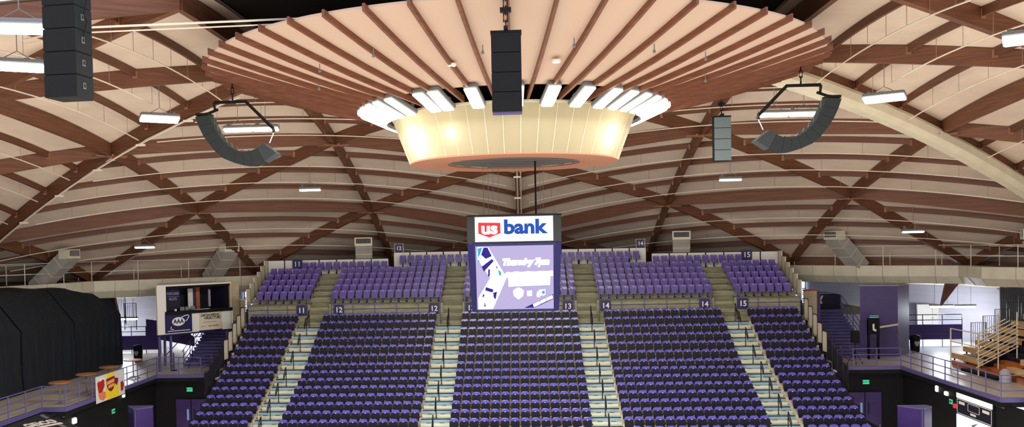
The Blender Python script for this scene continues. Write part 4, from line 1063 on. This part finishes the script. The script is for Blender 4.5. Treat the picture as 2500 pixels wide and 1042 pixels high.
# guard rails at the end of the covered bleachers and of the open ones
for s, w in ((-1,'left'), (1,'right')):
    for k in range(6):
        x = s*(26.1+0.66*k) if s > 0 else -26.3-0.75*k; z = 6.95+0.37*k if s > 0 else 8.45+0.42*k
        t = thing('end_guard_rail', f'black barred end guard, {ORD[k]} step up, {"open bleachers at right" if s > 0 else "behind the black drape"}', 'guard rail', (x, 55.35 if s > 0 else 62.4, z), group=f'end guards {w}')
        b = MB(); b.tube([(-0.41,0,-0.8),(-0.41,0,1.0),(0.41,0,1.0),(0.41,0,-0.8)], 0.03, railb_m, 5)
        b.build('frame', t)
        b = MB()
        for q in range(6): xx = -0.3+0.12*q; b.tube([(xx,0,-0.7),(xx,0,1.0)], 0.014, railb_m, 4)
        b.build('bars', t)
# bar tables
tb = MB(); tb.lathe([(0.01,1.03),(0.50,1.03),(0.52,1.06),(0.50,1.09),(0.01,1.09)], table_m, 32)
tp = MB(); tp.tube([(0,0,0.05),(0,0,1.03)], 0.035, gray_m, 10)
tf = MB()
for k in range(4): a = pi/4 + k*pi/2; tf.tube([(0,0,0.12),(0.2*cos(a),0.2*sin(a),0.08),(0.36*cos(a),0.36*sin(a),0.0)], 0.03, gray_m, 6)
tms = [('table_top', tb.me('table_top')), ('pedestal', tp.me('pedestal')), ('foot', tf.me('foot'))]
for k, (x, y) in enumerate(((-22.35,44.6), (-22.4,47.5), (-22.45,50.3), (-22.4,53.4))):
    t = thing('bar_table', f'round wooden bar table on a pole, {["nearest to the left edge","second from the left edge","partly behind the food banner","farthest, at the end of the drape"][k]}', 'table', (x, y, FZ), group='bar tables along the left railing')
    for n_, me in tms: o = bpy.data.objects.new(n_, me); COL.objects.link(o); o.parent = t
# food banner on the railing (plane x = -21.3, slightly slanted)
t = thing('food_banner', 'colourful food banner in red, yellow and white hung on the left railing', 'banner', (-21.33, 48.0, 5.98))
BW, BH = 1.72, 0.68
def bq(name, pts, d, m):
    b = MB(); n_ = len(pts); b.add([(d, y, z) for y, z in pts] + [(d-0.012, y, z) for y, z in pts], [tuple(range(n_)), tuple(range(2*n_-1,n_-1,-1))] + [(i,n_+i,n_+(i+1)%n_,(i+1)%n_) for i in range(n_)], m); b.build(name, t)
bu = lambda u, v: ((u-0.5)*2*BW, (0.5-v)*2*BH)      # u 0..1 left to right, v 0..1 top to bottom
P2 = lambda *q: [bu(*p) for p in q]
bq('cloth', P2((0,0),(1,0),(1,1),(0,1)), 0.0, mat('banner_pale', (214, 226, 224), 0.6))
bq('yellow_patch', P2((0.35,0.0),(0.62,0.0),(0.62,0.45),(0.78,0.5),(0.78,1.0),(0.34,1.0),(0.3,0.62),(0.36,0.5)), 0.012, mat('banner_yellow', (246, 218, 44), 0.6))
bq('maroon_shield', P2((0.34,0.2),(0.62,0.16),(0.62,0.5),(0.58,0.64),(0.5,0.72),(0.42,0.66),(0.36,0.52)), 0.02, mat('banner_maroon', (128, 20, 64), 0.6))
bq('orange_lettering_block', P2((0.36,0.3),(0.61,0.25),(0.61,0.38),(0.36,0.43)), 0.028, mat('banner_orange', (244, 172, 70), 0.6))
bq('orange_lettering_block', P2((0.4,0.46),(0.6,0.42),(0.6,0.54),(0.4,0.58)), 0.028, MATS['banner_orange'])
bq('red_drink', P2((0.04,0.25),(0.15,0.14),(0.27,0.18),(0.28,0.42),(0.2,0.62),(0.08,0.64)), 0.014, red_m)
bq('drink_foam', P2((0.1,0.12),(0.2,0.06),(0.3,0.12),(0.32,0.22),(0.22,0.16),(0.12,0.22)), 0.02, white_m)
bq('shrimp_pile', P2((0.06,0.68),(0.18,0.6),(0.3,0.66),(0.32,0.88),(0.22,0.96),(0.1,0.86)), 0.014, mat('banner_coral', (232, 132, 96), 0.6))
bq('berry_glass', P2((0.63,0.18),(0.74,0.15),(0.76,0.4),(0.7,0.56),(0.63,0.45)), 0.016, MATS['banner_maroon'])
bq('dessert_foam', P2((0.63,0.06),(0.72,0.04),(0.78,0.16),(0.74,0.28),(0.63,0.24)), 0.024, mat('banner_pink', (236, 206, 214), 0.6))
bq('berry_bowl', P2((0.84,0.5),(0.92,0.46),(0.97,0.62),(0.92,0.84),(0.85,0.84)), 0.016, red_m)
# dark tunnel cover with lettering
t = thing('tunnel_cover', 'black tarpaulin tunnel cover with white lettering at the lower left corner', 'tarpaulin', (-21.5, 41.0, 5.0))
A = [Vector((-1.0,2.35,0.42)), Vector((1.3,1.1,-0.05)), Vector((1.3,-5,-0.05)), Vector((-1.0,-4,0.42))]
b = MB(); b.add([tuple(p) for p in A] + [tuple(p - Vector((0,0,0.05))) for p in A], [(3,2,1,0),(4,5,6,7),(0,1,5,4),(1,2,6,5),(2,3,7,6),(3,0,4,7)], mat('tarpaulin', (34,34,38), 0.7)); b.build('sheet', t)
b = MB(); ln = lambda u, v, e=0.012: tuple(Vector((lerp(-1.0,1.3,u), v, lerp(0.42,-0.05,u)+e)))
b.add([ln(0.05,1.95),ln(0.05,1.65),ln(0.95,0.2),ln(0.95,0.5)], [(0,1,2,3),(3,2,1,0)], gray_m); b.build('grey_stripe', t)
nrm_ = Vector((0.47,0,2.3)).normalized(); rgt = Vector((0.25,1,-0.05)).normalized()
mxg = facing((-0.15, 0.35, 0.27), rgt, Vector((-1,0.1,0.2)))
text('lettering', 'GEICO', 0.62, mxg, white_m, t, bold=0.02, sx=1.0)
b = MB(); b.box(-0.75, 0.85, -0.52, -0.36, 0.0, 0.02, white_m, mxg); b.build('text_line', t)

# small things on the left floor
def trash(c, label, emblem):
    t = thing('trash_bin', label, 'trash bin', c)
    b = MB(); b.lathe([(0.27,0),(0.31,0.85),(0.33,0.87),(0.33,0.92)], black_m, 16); b.build('bin', t)
    b = MB(); b.lathe([(0.33,0.92),(0.30,1.02),(0.12,1.1)], black_m, 16); b.build('lid', t)
    if emblem:
        b = MB(); b.add([(-0.17,-0.335,0.62),(-0.08,-0.335,0.72),(0,-0.335,0.66),(0.08,-0.335,0.72),(0.17,-0.335,0.62),(0.1,-0.335,0.45),(0,-0.335,0.36),(-0.1,-0.335,0.45)], [tuple(range(8)), tuple(range(7,-1,-1))], wall_m); b.build('emblem', t)
trash((25.0, 61.4, FZ), 'black trash bin with pale emblem beside the right concourse railing', True)
trash((-25.6, 61.8, FZ), 'black trash bin behind the left concourse railing near the drape', True)
trash((-21.0, 63.4, FZ), 'black trash bin beneath the announcer booth stairs', False)
def speaker_stand(c, label, hh=1.35, box=True):
    t = thing('speaker_stand', label, 'speaker', c)
    b = MB(); b.tube([(0,0,0.4),(0,0,hh)], 0.025, black_m, 6); b.build('pole', t)
    for k in range(3): a = 2*pi*k/3 + 0.3; b = MB(); b.tube([(0,0,0.75),(0.5*cos(a),0.5*sin(a),0.0)], 0.018, black_m, 5); b.build('leg', t)
    if box: b = MB(); b.bbox(-0.2,0.2,-0.17,0.17,hh-0.05,hh+0.65,black_m,0.03); b.build('cabinet', t)
speaker_stand((19.3,55.6,FZ), 'black loudspeaker on a tripod in front of the purple staircase', 1.3)
speaker_stand((-20.6,58.2,FZ), 'black folded tripod stand below the announcer booth', 1.5, False)
t = thing('stanchion', 'black post with round base left of the tripod under the booth', 'post', (-21.2,56.6,FZ)); b = MB(); b.lathe([(0.2,0),(0.2,0.03),(0.03,0.05),(0.03,1.1)], black_m, 12); b.build('post', t)
t = thing('metal_detector', 'black framed gate with a green light standing before the purple block', 'gate', (21.2, 58.0, FZ))
for x in (-0.28, 0.28): b = MB(); b.box(x-0.05,x+0.05,-0.1,0.1,0,2.3,black_m); b.build('post', t)
b = MB(); b.box(-0.33,0.33,-0.12,0.12,1.5,2.45,black_m); b.build('panel', t)
b = MB(); b.box(-0.26,0.26,-0.13,-0.12,2.5,2.53,exit_m); b.box(-0.26,0.26,-0.13,-0.12,2.6,2.62,exit_m); b.build('green_light', t)
b = MB(); b.add([(-0.1,-0.13,2.1),(0.02,-0.13,2.15),(0.02,-0.13,1.85),(0.15,-0.13,1.75),(0.1,-0.13,1.65),(-0.08,-0.13,1.75)], [tuple(range(6)), tuple(range(5,-1,-1))], white_m); b.build('emblem', t)
b = MB(); b.box(0.3,1.45,-0.05,0.05,-0.04,0.06,railw_m, Matrix.Translation((0,0,1.85)) @ Matrix.Rotation(-0.14,4,'Y')); b.build('barrier_arm', t)
t = thing('stage_box', 'dark blue box with a white mark on the landing above the right stairs', 'box', (20.9, 65.6, 8.1)); b = MB(); b.bbox(-0.75,0.75,-0.4,0.4,0,1.0,booth_m,0.02); b.build('case', t)
b = MB(); b.add([(-0.72,-0.41,0.5),(-0.5,-0.41,0.95),(-0.4,-0.41,0.9),(-0.55,-0.41,0.6),(-0.45,-0.41,0.4),(-0.7,-0.41,0.35)], [tuple(range(6)), tuple(range(5,-1,-1))], white_m); b.build('mark', t)
for s, w in ((1,'right'),(-1,'left')):
    t = thing('stair_side_wall', f'cream side wall with a red cap beside the {w} staircase', 'low wall', (s*18.45, 61.2, FZ))
    b = MB(); b.box(-0.42,0.42,-0.06,0.06,0.0,3.98,brick_m); b.build('panel', t)
    b = MB(); b.box(-0.46,0.46,-0.09,0.09,3.98,4.08,red_m if s > 0 else white_m); b.build('cap', t)
    b = MB(); x = s*0.5; b.box(x-0.1,x+0.1,-0.1,0.3,0.0,3.95,purple_m); b.build('end_post', t)

# ================================================================ OPEN BLEACHERS, RIGHT
for k in range(11):
    x = 24.55+0.66*k; z = 6.25+0.355*k
    for part_, (ya, yb) in enumerate(((51.3 if k < 4 else 48.9, 55.0), (38.0, 48.8))):
        o = thing('bleacher_bench', f'pale wooden bleacher bench, {ORD[k]} row up, {"far" if part_ == 0 else "near"} side of the aisle', 'bench', (x, (ya+yb)/2, z), group='wooden bleacher benches')
        h = (yb-ya)/2; b = MB(); b.bbox(-0.14,0.16,-h,h,0.0,0.05,bench_m,0.01); b.box(-0.14,-0.11,-h,h,-0.24,0.0,bench_m); b.build('seat_board', o)
        b = MB()
        for q in range(3): y = lerp(-h+0.3, h-0.3, q/2); b.box(-0.1,-0.04,y-0.04,y+0.04,-0.36,0,railb_m)
        b.build('bracket', o)
b = MB()
for k in range(11):
    x = 24.55+0.66*k
    for ya, yb in ((51.3, 55.0), (38.0, 48.8)): b.box(x-0.1, x+0.56, ya, yb, FZ, 5.86+0.355*k, orange_m if k < 1 else booth_m)
tag(b.build('bleacher_understructure'), 'dark stepped understructure of the wooden bleachers at right', 'bleachers')
t = thing('bleacher_steps', 'orange wooden steps leading up the bleacher aisle at right', 'stairs', (24.3, 50.05, FZ))
for k in range(9): b = MB(); b.box(0.33*k, 6.0, -1.2, 1.2, 0.18*k, 0.18*(k+1), orange_m if k < 4 else booth_m); b.build('step', t)
b = MB(); b.box(-0.4, -0.02, -1.2, 2.6, 0.0, 0.14, black_m); b.build('kick_plate', t)
t = thing('aisle_rail_stack', 'cream slanted handrails crowding the bleacher aisle at right', 'handrail', (23.7, 50.0, FZ))
for k in range(10):
    b = MB(); b.tube([(0.10*(k % 2), 0.5, 0.42+0.195*k), (2.15-0.22*max(0, k-6), 0.5, 1.52+0.195*k - 0.11*max(0, k-6))], 0.03, railw_m, 6); b.build('rail', t)
for x, y, h in ((0.15,0.55,2.25),(-0.35,2.6,2.3),(2.1,0.55,3.3),(1.15,0.55,3.2)):
    b = MB(); b.tube([(x,y,0),(x,y,h)], 0.038, railw_m, 6); b.build('rail_post', t)
for pq in ([(-0.35,2.6,2.3),(0.15,0.55,2.2)], [(-0.35,2.6,1.6),(0.15,0.55,1.5)], [(2.1,0.55,2.5),(2.3,-3,2.5)]): b = MB(); b.tube(pq, 0.03, railw_m, 6); b.build('guard_rail', t)
t = thing('storage_drum', 'pale grey ribbed drum on the floor by the right bleachers', 'drum', (23.9, 47.9, FZ)); b = MB(); b.lathe([(0.25,0),(0.28,0.1),(0.26,0.2),(0.28,0.3),(0.26,0.4),(0.24,0.6),(0.1,0.72)], wall_m, 14); b.build('body', t)
# corrugated screen wall behind the bleachers
b = MB(); n_ = 60
for i in range(n_):
    x = 30.0 + 6.5*i/n_; b.box(x, x+0.06, 60.9, 60.96, 6, 9.9, gray_m)
b.box(30, 36.5, 60.96, 61.0, 6, 9.6, wall_m)
tag(b.build('ribbed_screen'), 'grey ribbed screen behind the right bleachers', 'screen')
